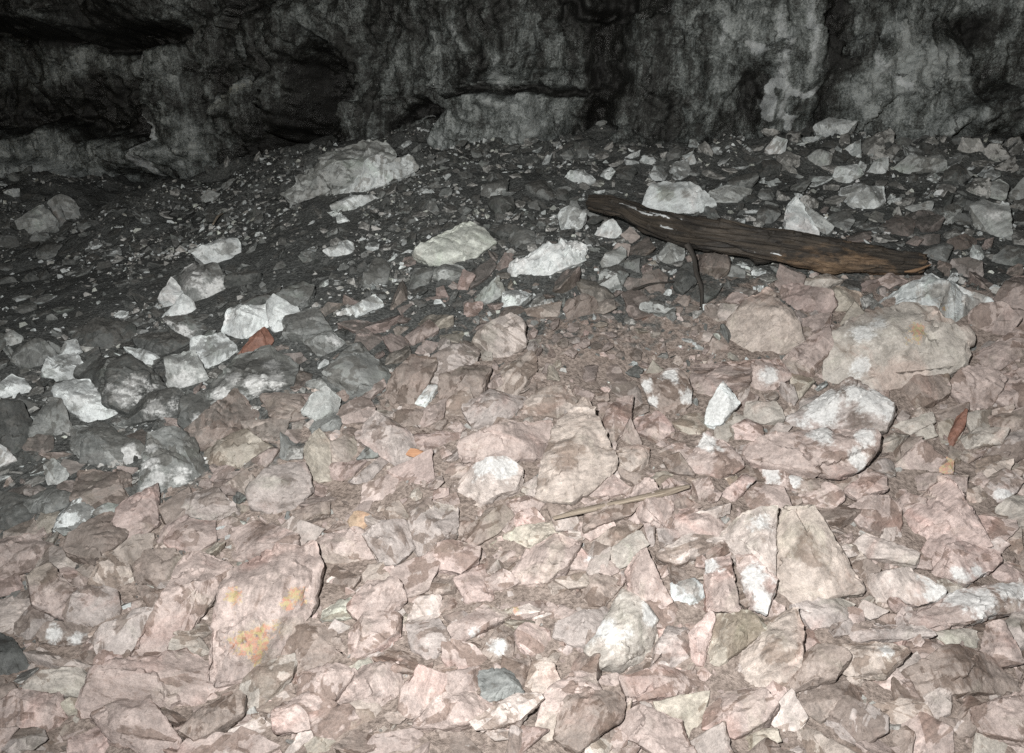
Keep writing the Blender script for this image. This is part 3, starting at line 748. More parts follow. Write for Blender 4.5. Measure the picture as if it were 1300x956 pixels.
R('S', 'G', .3, "pale grey slab left of the dark hinge-shaped slab", "387,485 410,480 435,497 415,499", t=.4)
R('S', 'N', .1, "flat brown slab right of the blotched grey boulder", "365,650 417,637 418,652 385,662", lift=.04, t=.4)
R('T', 'K', .2, "thin dark grey sliver left of the olive stone", "357,552 375,565 367,585 357,580", coat=0)
R('S', 'R', .0, "low rose slab above the orange flake", "525,550 585,550 575,570 520,565", t=.4)
R('T', 'T', .1, "small tan stone below the orange flake", "487,650 505,632 522,660 495,664")
R('S', 'P', .1, "flat pink stone below the white-capped boulder", "525,655 550,637 575,647 565,662", t=.4)
R('K', 'N', .1, "brown knobbly rock above the rose diamond rock", "560,668 590,655 612,665 600,682 575,684")
# --- dark left slope
R('B', 'D', .1, "black-topped boulder with white face on the dark left slope", "97,472 120,457 162,455 185,467 200,487 187,500 165,522 150,505 120,504", soot=.6, t=.5, ref="black-topped boulder", w=[(168, 503, 17), (145, 500, 10), (185, 490, 9)], lift=.05, coat=0)
R('B', 'D', .1, "dark hooded rock with white foot right of the black-topped boulder", "155,537 190,500 217,496 235,505 232,527 175,534", soot=.5, t=.55, w=[(200, 520, 14), (222, 516, 10)], ref="dark hooded rock", coat=0)
R('K', 'W', .4, "jagged white rock below the black-topped boulder", "70,495 107,482 115,507 160,525 142,540 112,535 80,512", soot=.5, t=.65, ref="jagged white rock")
R('K', 'W', .3, "rounded white-grey stone at the left edge of the dark slope", "0,487 15,477 30,482 39,497 15,505 -4,504", soot=.6, t=.7)
R('B', 'K', .2, "dark pyramid with white base on the left slope", "192,550 205,546 240,555 263,612 240,616 207,620 180,622", soot=.3, w=[(192, 570, 6), (190, 590, 7), (200, 610, 10), (228, 612, 11), (233, 600, 5)], t=.7, pk=[(207, 580, .14)], ref="white-based dark pyramid")
R('K', 'K', .3, "grey-brown pyramid near the left edge", "40,550 60,510 75,507 90,550 62,560", soot=.4, t=.65, ref="grey-brown pyramid")
R('T', 'G', .3, "pale grey block on the dark left slope below the grey-brown pyramid", "57,590 67,582 85,600 82,615 62,617", soot=.3, t=.65)
R('K', 'N', .1, "dark olive-brown slab left of the white-based dark pyramid", "95,635 105,600 150,600 165,610 165,640 107,647", soot=.4, ref="dark olive slab")
R('K', 'D', .0, "near-black slab at the left edge below the pale grey block", "-8,625 32,632 60,652 20,668 -8,668", soot=.6, coat=0)
R('T', 'W', .5, "white streaked stone cut by the left edge", "-8,562 8,570 19,583 -8,594", soot=.2, t=.7)
R('S', 'G', .2, "flat grey slab below the dark olive-brown slab", "120,650 135,640 165,642 145,660", soot=.2)
R('K', 'W', .5, "white wedge above the black-topped boulder", "162,442 185,445 217,462 192,468 178,458", soot=.5, t=.65)
R('B', 'K', .3, "dark and white leaning slab under the rust-red cap", "250,513 305,452 338,442 369,466 365,490 315,500 281,510", soot=.5, t=.6, w=[(300, 485, 9), (283, 502, 8), (345, 462, 9), (325, 490, 10), (352, 485, 8)], b=[(320, 470, 14)], ref="dark and white leaning slab", lift=.05)
R('K', 'X', .0, "rust-red cap stone on the dark and white leaning slab", "303,451 318,430 335,416 345,432 335,446", soot=0, ref="rust-red cap", t=.65, coat=0, lift=.05)
R('K', 'W', .5, "left of two white blocks behind the rust-red cap", "284,420 292,393 304,392 335,388 342,410 320,430", soot=.4, t=.75, coat=0)
R('K', 'W', .6, "right of two white blocks behind the rust-red cap", "340,385 348,376 375,392 380,408 358,425 345,412", soot=.3, t=.75, ref="white twin blocks", coat=0)
R('S', 'D', .0, "black sloping slab on top of the two white blocks", "298,392 325,378 354,363 347,380 320,390", soot=1, th=.3, coat=0)
R('K', 'W', .6, "white wing-shaped rock left of the black and white boulder", "203,380 217,354 232,371 215,390", soot=.2, t=.75, coat=0)
R('K', 'W', .6, "white wedge with pointed left end under the black and white boulder", "208,402 232,376 243,383 248,397 225,402", soot=.3, t=.75, coat=0)
R('B', 'K', .55, "black and white patched boulder on the dark floor", "222,350 240,338 275,340 285,360 270,385 245,384", soot=.7, t=.65, w=[(243, 345, 8), (250, 357, 8), (270, 370, 8)], ref="black and white boulder")
R('S', 'K', .4, "dark slab edged white left of the two white blocks", "210,403 240,405 268,420 245,432 225,425", soot=.9, w=[(235, 424, 8), (215, 410, 6)])
R('S', 'D', .1, "flat black slab above the white wedge on the left slope", "172,432 212,418 245,436 215,452 185,447", soot=1, coat=0, ref="flat black slab")
R('K', 'W', .6, "white rock alone on the dark floor at the left", "242,318 275,305 300,303 310,317 295,332 265,337", soot=.5, t=.75, ref="lone white rock", b=[(292, 315, 5)])
R('K', 'G', .3, "grey rounded rock far back at the left edge", "20,280 50,262 70,272 72,285 45,297 25,293", soot=.4, t=.75, ref="far grey rock", coat=0)
R('K', 'G', .4, "ragged grey rock behind the far grey rounded rock", "60,257 75,245 95,255 103,275 85,282", soot=.5, t=.75)
R('T', 'G', .3, "narrow upright grey stone beside the far grey rounded rock", "65,263 75,260 84,280 75,288", soot=.2, t=.8)
R('T', 'G', .5, "small pale stone near the foot of the flowstone pillar", "255,250 264,241 278,246 270,257 258,259", soot=.4, t=.7)
R('K', 'G', .2, "grey cluster rock at the left edge above the grey-brown pyramid", "0,430 15,420 27,428 22,438 2,440", soot=.5, t=.7)
R('T', 'W', .4, "small pointed white stone left of the flat black slab", "78,450 83,435 95,432 102,446 90,452", soot=.4, t=.7)
# --- dark floor, centre
R('B', 'C', .2, "cream-white boulder with ridged top on the dark floor", "525,315 560,297 592,282 612,292 626,308 585,338 548,333 535,325", soot=.35, t=.7, pk=[(592, 296, .10)], ref="cream boulder", coat=0, lift=.03)
R('B', 'W', .8, "long bright white rock left of the log", "646,335 675,322 715,308 748,312 740,330 690,351 645,348", soot=.15, t=.75, ref="long white rock", coat=0, rough=1.8)
R('T', 'W', .6, "white block left of the cream boulder on dark floor", "412,317 440,305 452,312 445,326 417,323", soot=.4, t=.75, ref="small white block")
R('B', 'W', .3, "pale grey block behind the log's left half", "818,262 828,234 875,232 890,250 912,258 880,275 850,278", soot=.2, t=.75, b=[(845, 245, 8), (870, 250, 4)], ref="pale block behind the log", coat=0)
R('K', 'W', .7, "tooth-shaped white rock standing behind the log", "997,292 1000,262 1012,247 1022,272 1044,304 1010,308", soot=.0, t=.8, ref="tooth-shaped rock", coat=0)
R('K', 'G', .4, "curved grey rock against the tooth-shaped rock", "1021,258 1058,287 1048,299 1030,286", soot=.3, t=.7)
R('T', 'W', .4, "rounded pale stone under the log's left end", "756,297 765,285 778,277 790,295 775,306", soot=.1, t=.8, ref="pale stone under the log", coat=0)
R('T', 'L', .4, "small pale round stone beside the one under the log's left end", "789,298 800,288 812,300 800,311", soot=.1, t=.8, coat=0)
R('T', 'L', .3, "pale cube-like stone below the small round stone under the log", "778,318 782,308 800,310 797,326 780,324", soot=.1, t=.8, coat=0)
R('B', 'G', .35, "long grey slab leaning against the foot of the wall", "358,242 400,215 440,185 472,174 510,190 470,212 430,240 395,262", soot=.55, t=.65, ref="leaning grey slab", rough=1.6)
R('B', 'W', .3, "pale face rock in front of the leaning grey slab", "418,240 440,222 478,201 520,196 532,208 500,228 440,250", soot=.35, t=.75, ref="pale face rock", b=[(486, 215, 4)], rough=1.4)
R('S', 'W', .5, "low white ledge below the pale face rock", "418,262 440,250 470,246 480,254 440,268", soot=.5, t=.6)
R('K', 'P', .15, "pink-brown block left of the pale pebbles on the upper slope", "515,428 545,405 557,420 525,438", soot=.15)
R('T', 'R', .1, "small rose cube on the upper middle slope", "590,386 612,382 612,400 590,402", soot=.05)
R('S', 'G', .5, "grey-white slab under the long white rock", "600,382 632,350 641,372 620,387", soot=.2, t=.6)
R('T', 'R', .0, "reddish upright stone left of the grey-white slab", "578,370 588,342 603,350 592,371", soot=.15, t=.7)
R('K', 'K', .1, "dark brown block below the cream boulder", "518,367 527,340 550,342 541,367", soot=.5, t=.7)
R('S', 'W', .5, "white plate rising to the right on dark gravel", "428,397 475,374 487,385 450,404", soot=.35)
R('S', 'T', .1, "low tan slab below the long white rock", "668,393 712,382 708,402 672,404", soot=.05)
R('T', 'P', .2, "pale pink stone right of the log's prop branch", "920,381 930,371 950,375 942,387", soot=0)
R('T', 'L', .3, "small pale stone on the crest left of the tan mound", "882,428 893,419 906,424 900,434", soot=0)
# --- crest and right middle
R('K', 'G', .5, "grey and white rock under the middle of the log", "1010,358 1050,347 1070,356 1025,376", soot=.1)
R('K', 'P', .1, "rounded pink rock under the log's right end", "1110,358 1130,347 1152,356 1125,367", soot=0)
R('K', 'O', .15, "olive and pink rock on the crest below the log", "1030,387 1062,365 1095,370 1090,394 1045,394", soot=0, ref="olive crest rock")
R('K', 'P', .05, "smooth pink block right of the big tan mound", "1012,406 1057,395 1052,420 1025,422", soot=0)
R('B', 'T', .1, "big tan mound on the crest left of the olive crest rock", "917,449 931,398 975,368 1012,415 1022,439 955,456", soot=0, t=.45, ref="big tan mound", coat=0)
R('K', 'P', .2, "pink pointed rock between tan mound and grey streaked boulder", "995,457 1050,412 1056,442 1029,480 995,472", lift=.03)
R('K', 'P', .4, "pink rock with white rough face below the big tan mound", "955,457 995,457 1002,480 968,503 955,486", w=[(975, 480, 9)])
R('T', 'O', .0, "grey-green wedge pointing down beside the white and brown pyramid", "1002,474 1036,481 1007,514", t=.6)
R('S', 'P', .1, "broad pink slab at the right edge above the tan-brown block", "1225,456 1300,415 1312,440 1260,475 1235,472", t=.4)
R('K', 'P', .15, "pink rock at the right edge beside the white stained boulder", "1266,406 1293,392 1312,400 1312,414 1270,417")
R('T', 'W', .5, "small white stone at the right end of the crest", "1252,370 1262,361 1272,366 1266,374", soot=.1, t=.7)
# --- back right
R('K', 'W', .5, "pale rock behind the tooth-shaped rock, second row", "1056,228 1062,212 1090,209 1096,221 1070,236", soot=.45, t=.8)
R('K', 'W', .5, "pale upright rock left of the long pale back boulder", "1098,223 1110,205 1128,199 1126,223", soot=.45, t=.8)
R('B', 'G', .5, "long pale boulder at the back right", "1133,216 1155,198 1205,204 1202,216 1150,224", soot=.45, t=.8, ref="long pale back boulder")
R('K', 'W', .6, "white forked rock right of the tooth-shaped rock", "1078,256 1100,240 1121,237 1124,256 1100,270", soot=.5, t=.75, b=[(1098, 250, 6)])
R('S', 'G', .5, "low pale slab behind the log's right end", "1148,264 1185,254 1182,266 1150,272", soot=.3, t=.7)
R('K', 'G', .4, "grey slanted rock behind the tooth-shaped rock, back row", "1012,208 1040,190 1056,195 1051,214", soot=.35, t=.75)
R('T', 'W', .5, "whitish stone near the wall's white flowstone", "973,188 985,173 999,178 996,196 980,197", soot=.3, t=.8)
R('T', 'W', .5, "small bright stone above the pale block behind the log", "867,207 880,195 886,211", soot=.2, t=.8)
R('K', 'G', .4, "grey rock at the far right edge behind the log's line", "1280,248 1300,226 1312,250 1290,257", soot=.3, t=.75)
R('K', 'W', .5, "white patched rock at the wall's foot on the right", "1034,162 1050,150 1086,155 1072,172 1040,176", soot=.5, t=.8)
R('S', 'G', .4, "grey slab with pale top right of the pale block behind the log", "897,245 920,236 955,240 935,256 905,258", soot=.5, t=.6)
R('K', 'G', .4, "banded grey rock behind the log's right end, near the right edge", "1232,262 1248,254 1280,262 1285,300 1245,305", soot=.4, t=.7, w=[(1262, 275, 6)])
# --- more of the jagged heap on the dark left slope
R('K', 'D', .1, "near-black rock at the left edge above the white streaked stone", "-6,515 25,510 40,540 35,568 -6,578", soot=.6, t=.6, coat=0)
R('S', 'K', .2, "dark grey slab between grey-brown pyramid and white-based dark pyramid", "92,545 130,538 160,560 150,588 110,594 95,570", soot=.5, t=.6)
R('T', 'K', .5, "grey stone with white flecks left of the white-based dark pyramid", "150,562 170,558 188,575 165,594 148,587", soot=.3, t=.65, w=[(165, 580, 8)])
R('B', 'N', .1, "dark brown peaked rock below the dark and white leaning slab", "235,548 298,499 325,530 310,555 260,566", soot=.5, t=.6, ref="dark peaked rock")
R('S', 'D', .2, "black slab on the dark floor left of the flat black slab", "95,425 130,405 165,413 170,435 120,446", soot=.9, t=.5, coat=0)
R('K', 'W', .4, "mottled white rock left of the black-topped boulder", "55,475 62,455 95,450 108,470 85,486", soot=.6, t=.7, b=[(80, 462, 8)])
R('K', 'K', .3, "dark grey rock above the rounded white-grey stone", "18,460 24,440 50,430 68,450 45,468", soot=.6, t=.65)
R('K', 'G', .5, "grey and white rock left of the dark and white leaning slab", "212,456 245,450 262,480 240,500 215,486", soot=.6, t=.7, w=[(235, 485, 9)])
R('K', 'W', .4, "soot-streaked white rock below the two white blocks", "245,432 280,424 300,445 275,468 250,462", soot=.6, t=.75, b=[(270, 445, 9)])
R('K', 'K', .3, "dark rock right of the two white blocks", "362,402 400,393 417,420 385,437 362,427", soot=.6, t=.65)
R('S', 'K', .4, "dark grey slab above the dark hinge-shaped slab", "385,432 420,420 442,438 410,456", soot=.5, t=.6, w=[(425, 432, 7)])
R('K', 'N', .3, "brown rock left of the pale grey slab, below the leaning slab", "332,500 380,503 396,527 352,536", soot=.3, t=.6)
R('S', 'O', .1, "dull olive slab below the dark peaked rock", "258,568 310,548 342,570 302,592 264,588", soot=.2, t=.5)
R('K', 'D', .3, "black jagged rock right of the dark hooded rock", "232,508 258,500 268,530 245,548 228,535", soot=.5, t=.65, coat=0, w=[(250, 540, 6)])

# ------------------------------------------------------------------ rock mesh builder
MASK_S = 2.0
MW, MH = int(1800 / MASK_S), int(1300 / MASK_S)          # pixel occupancy with a margin, used only to avoid piling loose rock on rock
mask = np.zeros((MW, MH), bool)
mX, mY = np.meshgrid((np.arange(MW) * MASK_S - 250), (np.arange(MH) * MASK_S), indexing='ij')
def in_poly(P, X, Y):
    r = np.zeros(X.shape, bool)
    for (x0, y0), (x1, y1) in zip(P, P[1:] + P[:1]):
        c = ((y0 > Y) != (y1 > Y))
        r ^= c & (X < (x1 - x0) * (Y - y0) / (y1 - y0 + 1e-9) + x0)
    return r
def mask_poly(P):
    xs = [p[0] for p in P]; ys = [p[1] for p in P]
    i0, i1 = int((min(xs) + 250) / MASK_S), int((max(xs) + 250) / MASK_S) + 2
    j0, j1 = int(min(ys) / MASK_S), int(max(ys) / MASK_S) + 2
    i0, j0 = max(i0, 0), max(j0, 0)
    mask[i0:i1, j0:j1] |= in_poly(P, mX[i0:i1, j0:j1], mY[i0:i1, j0:j1])
def masked(px, py):
    i = np.clip(((px + 250) / MASK_S).astype(int), 0, MW - 1); j = np.clip((py / MASK_S).astype(int), 0, MH - 1)
    return mask[i, j]

def unit(v): return v / (np.linalg.norm(v) + 1e-12)

def build_rock(r, seed):
    rs = random.Random(seed)
    P = r['poly']
    n_p = len(P)
    mx_, my_ = sum(p[0] for p in P) / n_p, sum(p[1] for p in P) / n_p
    gz = hit(mx_, my_); heap = mx_ < 400 and my_ > 330 and zone(gz[0], gz[1]) > .4
    gr = 1.2 if heap else 1.09
    P = [(mx_ + (p[0] - mx_) * gr, my_ + (p[1] - my_) * gr) for p in P]
    cx = sum(p[0] for p in P) / n_p
    ymin, ymax = min(p[1] for p in P), max(p[1] for p in P)
    G = hit(cx, ymax - 0.22 * (ymax - ymin))
    tocam = unit(CAM - G)
    ng = unit(gnormal(G[0], G[1]))
    n = unit((1 - r['t']) * ng + r['t'] * tocam + 0.26 * np.array([rs.uniform(-1, 1), 0, rs.uniform(-.5, .5)]))
    O = G + n * r['lift']
    def onplane(px, py):
        d = ray(px, py)
        return CAM + d * (np.dot(O - CAM, n) / np.dot(d, n))
    xa = unit(np.cross(np.array([0, 1.0, 0.2]), n)); ya = np.cross(n, xa)
    Rm = np.stack([xa, ya, n])                            # world -> local rows
    loc = np.array([Rm @ (onplane(*p) - O) for p in P])
    c = loc.mean(0)
    area = 0.5 * abs(sum(loc[i][0] * loc[(i + 1) % n_p][1] - loc[(i + 1) % n_p][0] * loc[i][1] for i in range(n_p)))
    S = math.sqrt(max(area, 1e-6))
    pts = []
    for q in loc:
        pts.append(q + np.array([0, 0, rs.uniform(-.07, .015) * S]))
    if r['pk']:
        for px, py, h in r['pk']:
            q = Rm @ (onplane(px, py) - O); pts.append(q + np.array([0, 0, h * S]))
    for _ in range(1 if r['pk'] else 2):
        a = loc[rs.randrange(n_p)]; b = loc[rs.randrange(n_p)]
        q = c + (a - c) * rs.uniform(.1, .55) + (b - c) * rs.uniform(.05, .35)
        pts.append(q + np.array([0, 0, rs.uniform(.02, .13) * S]))
    back = r['th'] * S
    down = Rm @ (0.55 * (-n) + 0.45 * np.array([0, 0.35, -1.0]))
    down = down / max(-down[2], .3)
    for q in loc:
        pts.append(c + (q - c) * rs.uniform(.72, .98) + down * back * rs.uniform(.6, 1.1))
    bm = bmesh.new()
    for p in pts: bm.verts.new(p)
    res = bmesh.ops.convex_hull(bm, input=bm.verts[:])
    junk = list({g for g in res['geom_interior'] + res['geom_unused'] if isinstance(g, bmesh.types.BMVert)})
    if junk: bmesh.ops.delete(bm, geom=junk, context='VERTS')
    bmesh.ops.dissolve_limit(bm, angle_limit=math.radians(10), verts=bm.verts[:], edges=bm.edges[:])
    # chipped corners
    for _ in range(3):
        a = rs.choice(loc)
        dirv = unit(a - c + np.array([0, 0, rs.uniform(-.1, .6) * S]))
        far = max(float(np.dot(np.array(v.co) - c, dirv)) for v in bm.verts)
        cut = c + dirv * far * rs.uniform(.86, .97)
        rr = bmesh.ops.bisect_plane(bm, geom=bm.verts[:] + bm.edges[:] + bm.faces[:], plane_co=cut, plane_no=dirv, clear_outer=True)
        ed = [e for e in rr['geom_cut'] if isinstance(e, bmesh.types.BMEdge)]
        if ed:
            try: bmesh.ops.contextual_create(bm, geom=ed)
            except Exception: pass
    bmesh.ops.recalc_face_normals(bm, faces=bm.faces[:])
    fl_ = bm.faces.layers.float.new('facet')
    for f in bm.faces: f[fl_] = rs.random()
    try:
        bmesh.ops.bevel(bm, geom=bm.edges[:], offset=0.022 * S, segments=1, affect='EDGES', clamp_overlap=True)
    except Exception:
        pass
    bmesh.ops.triangulate(bm, faces=bm.faces[:])
    _, _, dep = project(G)
    edge = max(2.6 * dep / FPX, S / 34.0)                   # target edge length
    for _ in range(6):
        lng = [e for e in bm.edges if e.calc_length() > edge * 1.6]
        if not lng: break
        bmesh.ops.subdivide_edges(bm, edges=lng, cuts=1, use_grid_fill=False)
        bmesh.ops.triangulate(bm, faces=[f for f in bm.faces if len(f.verts) > 3])
    bm.normal_update()
    nv = len(bm.verts)
    co = np.array([v.co for v in bm.verts]); no = np.array([v.normal for v in bm.verts])
    sd = np.array([rs.uniform(0, 50) for _ in range(3)])
    ax = unit(np.array([rs.uniform(-.6, .6), rs.uniform(-1, 1), rs.uniform(-1, 1)]))
    u = co / S
    lay = (u @ ax) * 6.5 + 1.2 * fbm(u * 2.2 + sd, 2)
    step = np.abs((lay % 1.0) - 0.5) * 2
    dsp = 0.024 * fbm(u * 2.3 + sd, 3) + 0.018 * ridged(u * 5.0 + sd, 3) + 0.014 * fbm(u * 15 + sd, 3) - 0.028 * sstep(.55, 1.0, step) * sstep(-.2, .4, fbm(u * 1.8 + sd + 9, 2))
    front = sstep(-.25, .0, u[:, 2]) * np.clip(no[:, 2] * 1.4, 0, 1)
    for _ in range(2):
        a_ = rs.uniform(0, 3.14); cc_ = c[:2] / S
        sdist = (u[:, 0] - cc_[0]) * math.cos(a_) + (u[:, 1] - cc_[1]) * math.sin(a_) - rs.uniform(-.25, .25) + .10 * fbm(u * 3 + sd + 20, 3)
        co[:, 2] += S * front * (.10 - rs.uniform(.15, .38) * np.minimum(np.abs(sdist), .6))
    jg = np.stack([fbm(u * 4 + sd + 5, 3), fbm(u * 4 + sd + 25, 3), fbm(u * 4 + sd + 45, 3)], 1) * .22
    f1, c1 = facets(u * 1.7 + sd + jg, 2); f2, c2 = facets(u * 4.4 + sd + jg * 1.5, 7)
    dsp = dsp + .050 * f1 + .020 * f2
    co = co + no * (dsp * S * r['rough'])[:, None]
    pfac = np.clip(.55 * c1 + .45 * c2, 0, 1)
    me = bpy.data.meshes.new('rock')
    bm.to_mesh(me); bm.free()
    me.vertices.foreach_set('co', co.astype(np.float32).ravel())
    me.polygons.foreach_set('use_smooth', np.ones(len(me.polygons), bool))
    me.update()
    me.set_sharp_from_angle(angle=math.radians(38))
    fattr(me, 'subfacet', pfac)
    # mineral crusts and stains measured on the photographed faces
    wco = co @ Rm + O
    for nm in ('w', 'o', 'b'):
        acc = np.zeros(nv)
        for (px, py, rad) in r[nm]:
            ctr = onplane(px, py); k = np.linalg.norm(ctr - CAM) / FPX
            dd = np.linalg.norm((wco - ctr) - np.outer((wco - ctr) @ n, n), axis=1) / (rad * k)
            dd = dd * (1 + .75 * fbm(u * 5 + sd + px, 3)) + .35 * fbm(u * 16 + sd, 2)
            acc = np.maximum(acc, sstep(2.3, 0.1, dd))
        if r[nm]: fattr(me, 'spot_' + nm, acc * {'w': .40, 'o': .85, 'b': .22}[nm])
    me.materials.append(M_ROCK)
    nm, cat = KIND[r['kind']]
    ob = bpy.data.objects.new(nm, me); COL.objects.link(ob)
    M = Matrix([[xa[0], ya[0], n[0], O[0]], [xa[1], ya[1], n[1], O[1]], [xa[2], ya[2], n[2], O[2]], [0, 0, 0, 1]])
    ob.matrix_world = M
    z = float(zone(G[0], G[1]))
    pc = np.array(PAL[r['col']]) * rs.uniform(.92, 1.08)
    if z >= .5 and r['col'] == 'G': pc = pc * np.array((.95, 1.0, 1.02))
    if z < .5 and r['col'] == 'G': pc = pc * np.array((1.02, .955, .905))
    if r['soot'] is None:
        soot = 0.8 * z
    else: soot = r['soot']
    if r['col'] in 'PLRTOVMN': pc = pc * (1 - .42 * float(zone(G[0], G[1], 1.1)))  # darker tint towards the sooty floor; fading light is partly painted in
    ob.color = (pc[0], pc[1], pc[2], 1)
    ob['white'] = float(r['white']); ob['soot'] = float(soot); ob['coat'] = float(r['coat'])
    tag(ob, r['label'], cat, r['group'] or ('rocks on the dark cave floor' if z > .5 else 'loose rocks on the pale rubble slope'), 'thing')
    return ob

for r in ROCKS: mask_poly(r['poly'])
# keep fill rocks away from the timber
LOGPX = [(750, 257), (800, 273), (860, 292), (920, 303), (1000, 315), (1080, 327), (1165, 333)]
mask_poly([(742, 245), (800, 250), (900, 285), (1175, 315), (1172, 350), (1050, 350), (860, 315), (790, 292)])

# ------------------------------------------------------------------ fill rocks: the next largest ones between the traced ones
N_FILL = 300 - len(ROCKS)
REFS = [(r['ref'], sum(p[0] for p in r['poly']) / len(r['poly']), sum(p[1] for p in r['poly']) / len(r['poly'])) for r in ROCKS if r['ref']]
used = {r['label'] for r in ROCKS}
SHAPE = ['angular rock', 'wedge-shaped rock', 'flat slab', 'jagged rock', 'blocky rock']
CW = dict(P='pink', L='cream', R='rose', N='brown', G='grey', V='grey-mauve', T='tan', W='whitish', D='black', K='dark grey', O='olive')
def auto_label(cx, cy, col, shape, size):
    cand = sorted(REFS, key=lambda q: math.hypot(q[1] - cx, 1.4 * (q[2] - cy)))
    for rank in range(6):
        nm, x, y = cand[rank]
        a = math.degrees(math.atan2(y - cy, cx - x)) % 360
        rel = ['to the right of', 'above and right of', 'above', 'above and left of', 'to the left of', 'below and left of', 'below', 'below and right of'][int((a + 22.5) // 45) % 8]
        for sz in (size, ''):
            lab = f"{sz + ' ' if sz else ''}{CW[col]} {shape} just {rel} the {nm}"
            if lab not in used:
                used.add(lab); return lab
    return None
frs = random.Random(21)
fill = []
CIR = np.array([(0, 0)] + [(q * math.cos(a), q * math.sin(a)) for q in (.5, .95) for a in np.arange(0, 6.28, .785)])
def free_at(cx, cy, rad, asp, ang, lim):
    e = CIR * (rad, rad * asp)
    x = cx + e[:, 0] * math.cos(ang) + e[:, 1] * math.sin(ang); y = cy - e[:, 0] * math.sin(ang) + e[:, 1] * math.cos(ang)
    m = masked(x, y)
    return not m[0] and m.mean() <= lim
for rad0 in (44, 38, 33, 28, 24, 21, 18, 16, 14):
    for _ in range(2200):
        if len(fill) >= N_FILL: break
        cx, cy = frs.uniform(-15, 1315), frs.uniform(205, 930)
        g = hit(cx, cy); z = float(zone(g[0], g[1]))
        sc_ = (0.62 if z > .5 else 1.0) * (0.72 + 0.45 * (cy - 200) / 700)
        if z > .5 and frs.random() > (.12 if (g[0] < -.75 and g[1] > 3.5) else .35): continue
        if 640 < cx < 905 and 392 < cy < 468: continue
        rad = rad0 * sc_; asp = frs.uniform(.36, .72); ang = frs.gauss(.35, .4)
        if not free_at(cx, cy, rad, asp, ang, .30): continue
        m = frs.randint(5, 7)
        P = []
        for i in range(m):
            th = 2 * math.pi * (i + frs.uniform(-.3, .3)) / m
            a, b = rad * math.cos(th) * frs.uniform(.8, 1.15), rad * asp * math.sin(th) * frs.uniform(.8, 1.15)
            P.append((cx + a * math.cos(ang) + b * math.sin(ang), cy - a * math.sin(ang) + b * math.cos(ang)))
        if z < .5: col = frs.choice('PPPPPPLLRNNVVTTG')
        else: col = frs.choice('WGGKKKKD')
        lab = auto_label(cx, cy, col, frs.choice(SHAPE), 'small' if rad < 18 else 'medium')
        if not lab: continue
        mask_poly(P)
        fill.append(dict(kind='S' if 'slab' in lab else ('T' if rad < 14 else 'K'), col=col, white=frs.choice([0, .05, .1, .2, .4]), label=lab, poly=P, soot=None if z < .5 else frs.uniform(.4, 1), t=frs.uniform(.3, .65), th=.5,
                         lift=frs.uniform(0.01, .06), w=(), o=(), b=(), pk=None, coat=.25, rough=1.0, group=None))
for i, r in enumerate(ROCKS + fill): build_rock(r, 1000 + i)

# ------------------------------------------------------------------ loose rubble too many and too small to count
def rock_lib(count, fine, seed):
    """angular broken pieces, about one unit across, face up along +z"""
    out = []
    rs = random.Random(seed)
    for _ in range(count):
        bm = bmesh.new()
        m = rs.randint(4, 7)
        ph = rs.uniform(0, 6.28)
        ring = [(ph + 6.283 * (i + rs.uniform(-.33, .33)) / m, rs.uniform(.72, 1.12)) for i in range(m)]
        hh = rs.uniform(.25, .6)
        sx, sy = rs.uniform(-.35, .35), rs.uniform(-.35, .35)
        for a, q in ring:
            x, y = q * math.cos(a), q * math.sin(a)
            bm.verts.new((x, y, sx * x + sy * y + rs.uniform(-.1, .04)))
            bm.verts.new((x * rs.uniform(.55, .95), y * rs.uniform(.55, .95), -hh * rs.uniform(.7, 1.2)))
        bm.verts.new((rs.uniform(-.6, .6), rs.uniform(-.6, .6), rs.uniform(.02, .22)))
        res = bmesh.ops.convex_hull(bm, input=bm.verts[:])
        junk = list({g for g in res['geom_interior'] + res['geom_unused'] if isinstance(g, bmesh.types.BMVert)})
        if junk: bmesh.ops.delete(bm, geom=junk, context='VERTS')
        bmesh.ops.dissolve_limit(bm, angle_limit=math.radians(12), verts=bm.verts[:], edges=bm.edges[:])
        lay = bm.faces.layers.float.new('facet')
        for f in bm.faces: f[lay] = rs.random()
        if fine:
            bmesh.ops.bevel(bm, geom=bm.edges[:], offset=.03, segments=1, affect='EDGES', clamp_overlap=True)
        bmesh.ops.triangulate(bm, faces=bm.faces[:])
        if fine:
            for _ in range(4):
                lng = [e for e in bm.edges if e.calc_length() > .22]
                if not lng: break
                bmesh.ops.subdivide_edges(bm, edges=lng, cuts=1)
                bmesh.ops.triangulate(bm, faces=[f for f in bm.faces if len(f.verts) > 3])
        bm.normal_update(); bm.verts.index_update()
        co = np.array([v.co for v in bm.verts]); no = np.array([v.normal for v in bm.verts])
        sub = np.array([rs.random() for _ in bm.verts])
        if fine:
            sd = rs.uniform(0, 90)
            f1, c1 = facets(co * 1.5 + sd + .2 * fbm(co * 4 + sd, 3)[:, None], 2)
            sub = c1
            co = co + no * (.075 * f1)[:, None] + no * (.03 * fbm(co * 2.4 + sd, 3) + .036 * ridged(co * 4.6 + sd, 3))[:, None]
        out.append((co, np.array([[v.index for v in f.verts] for f in bm.faces]), np.array([f[lay] for f in bm.faces]), sub))
        bm.free()
    return out
LIB_A, LIB_B = rock_lib(36, True, 5), rock_lib(30, False, 6)

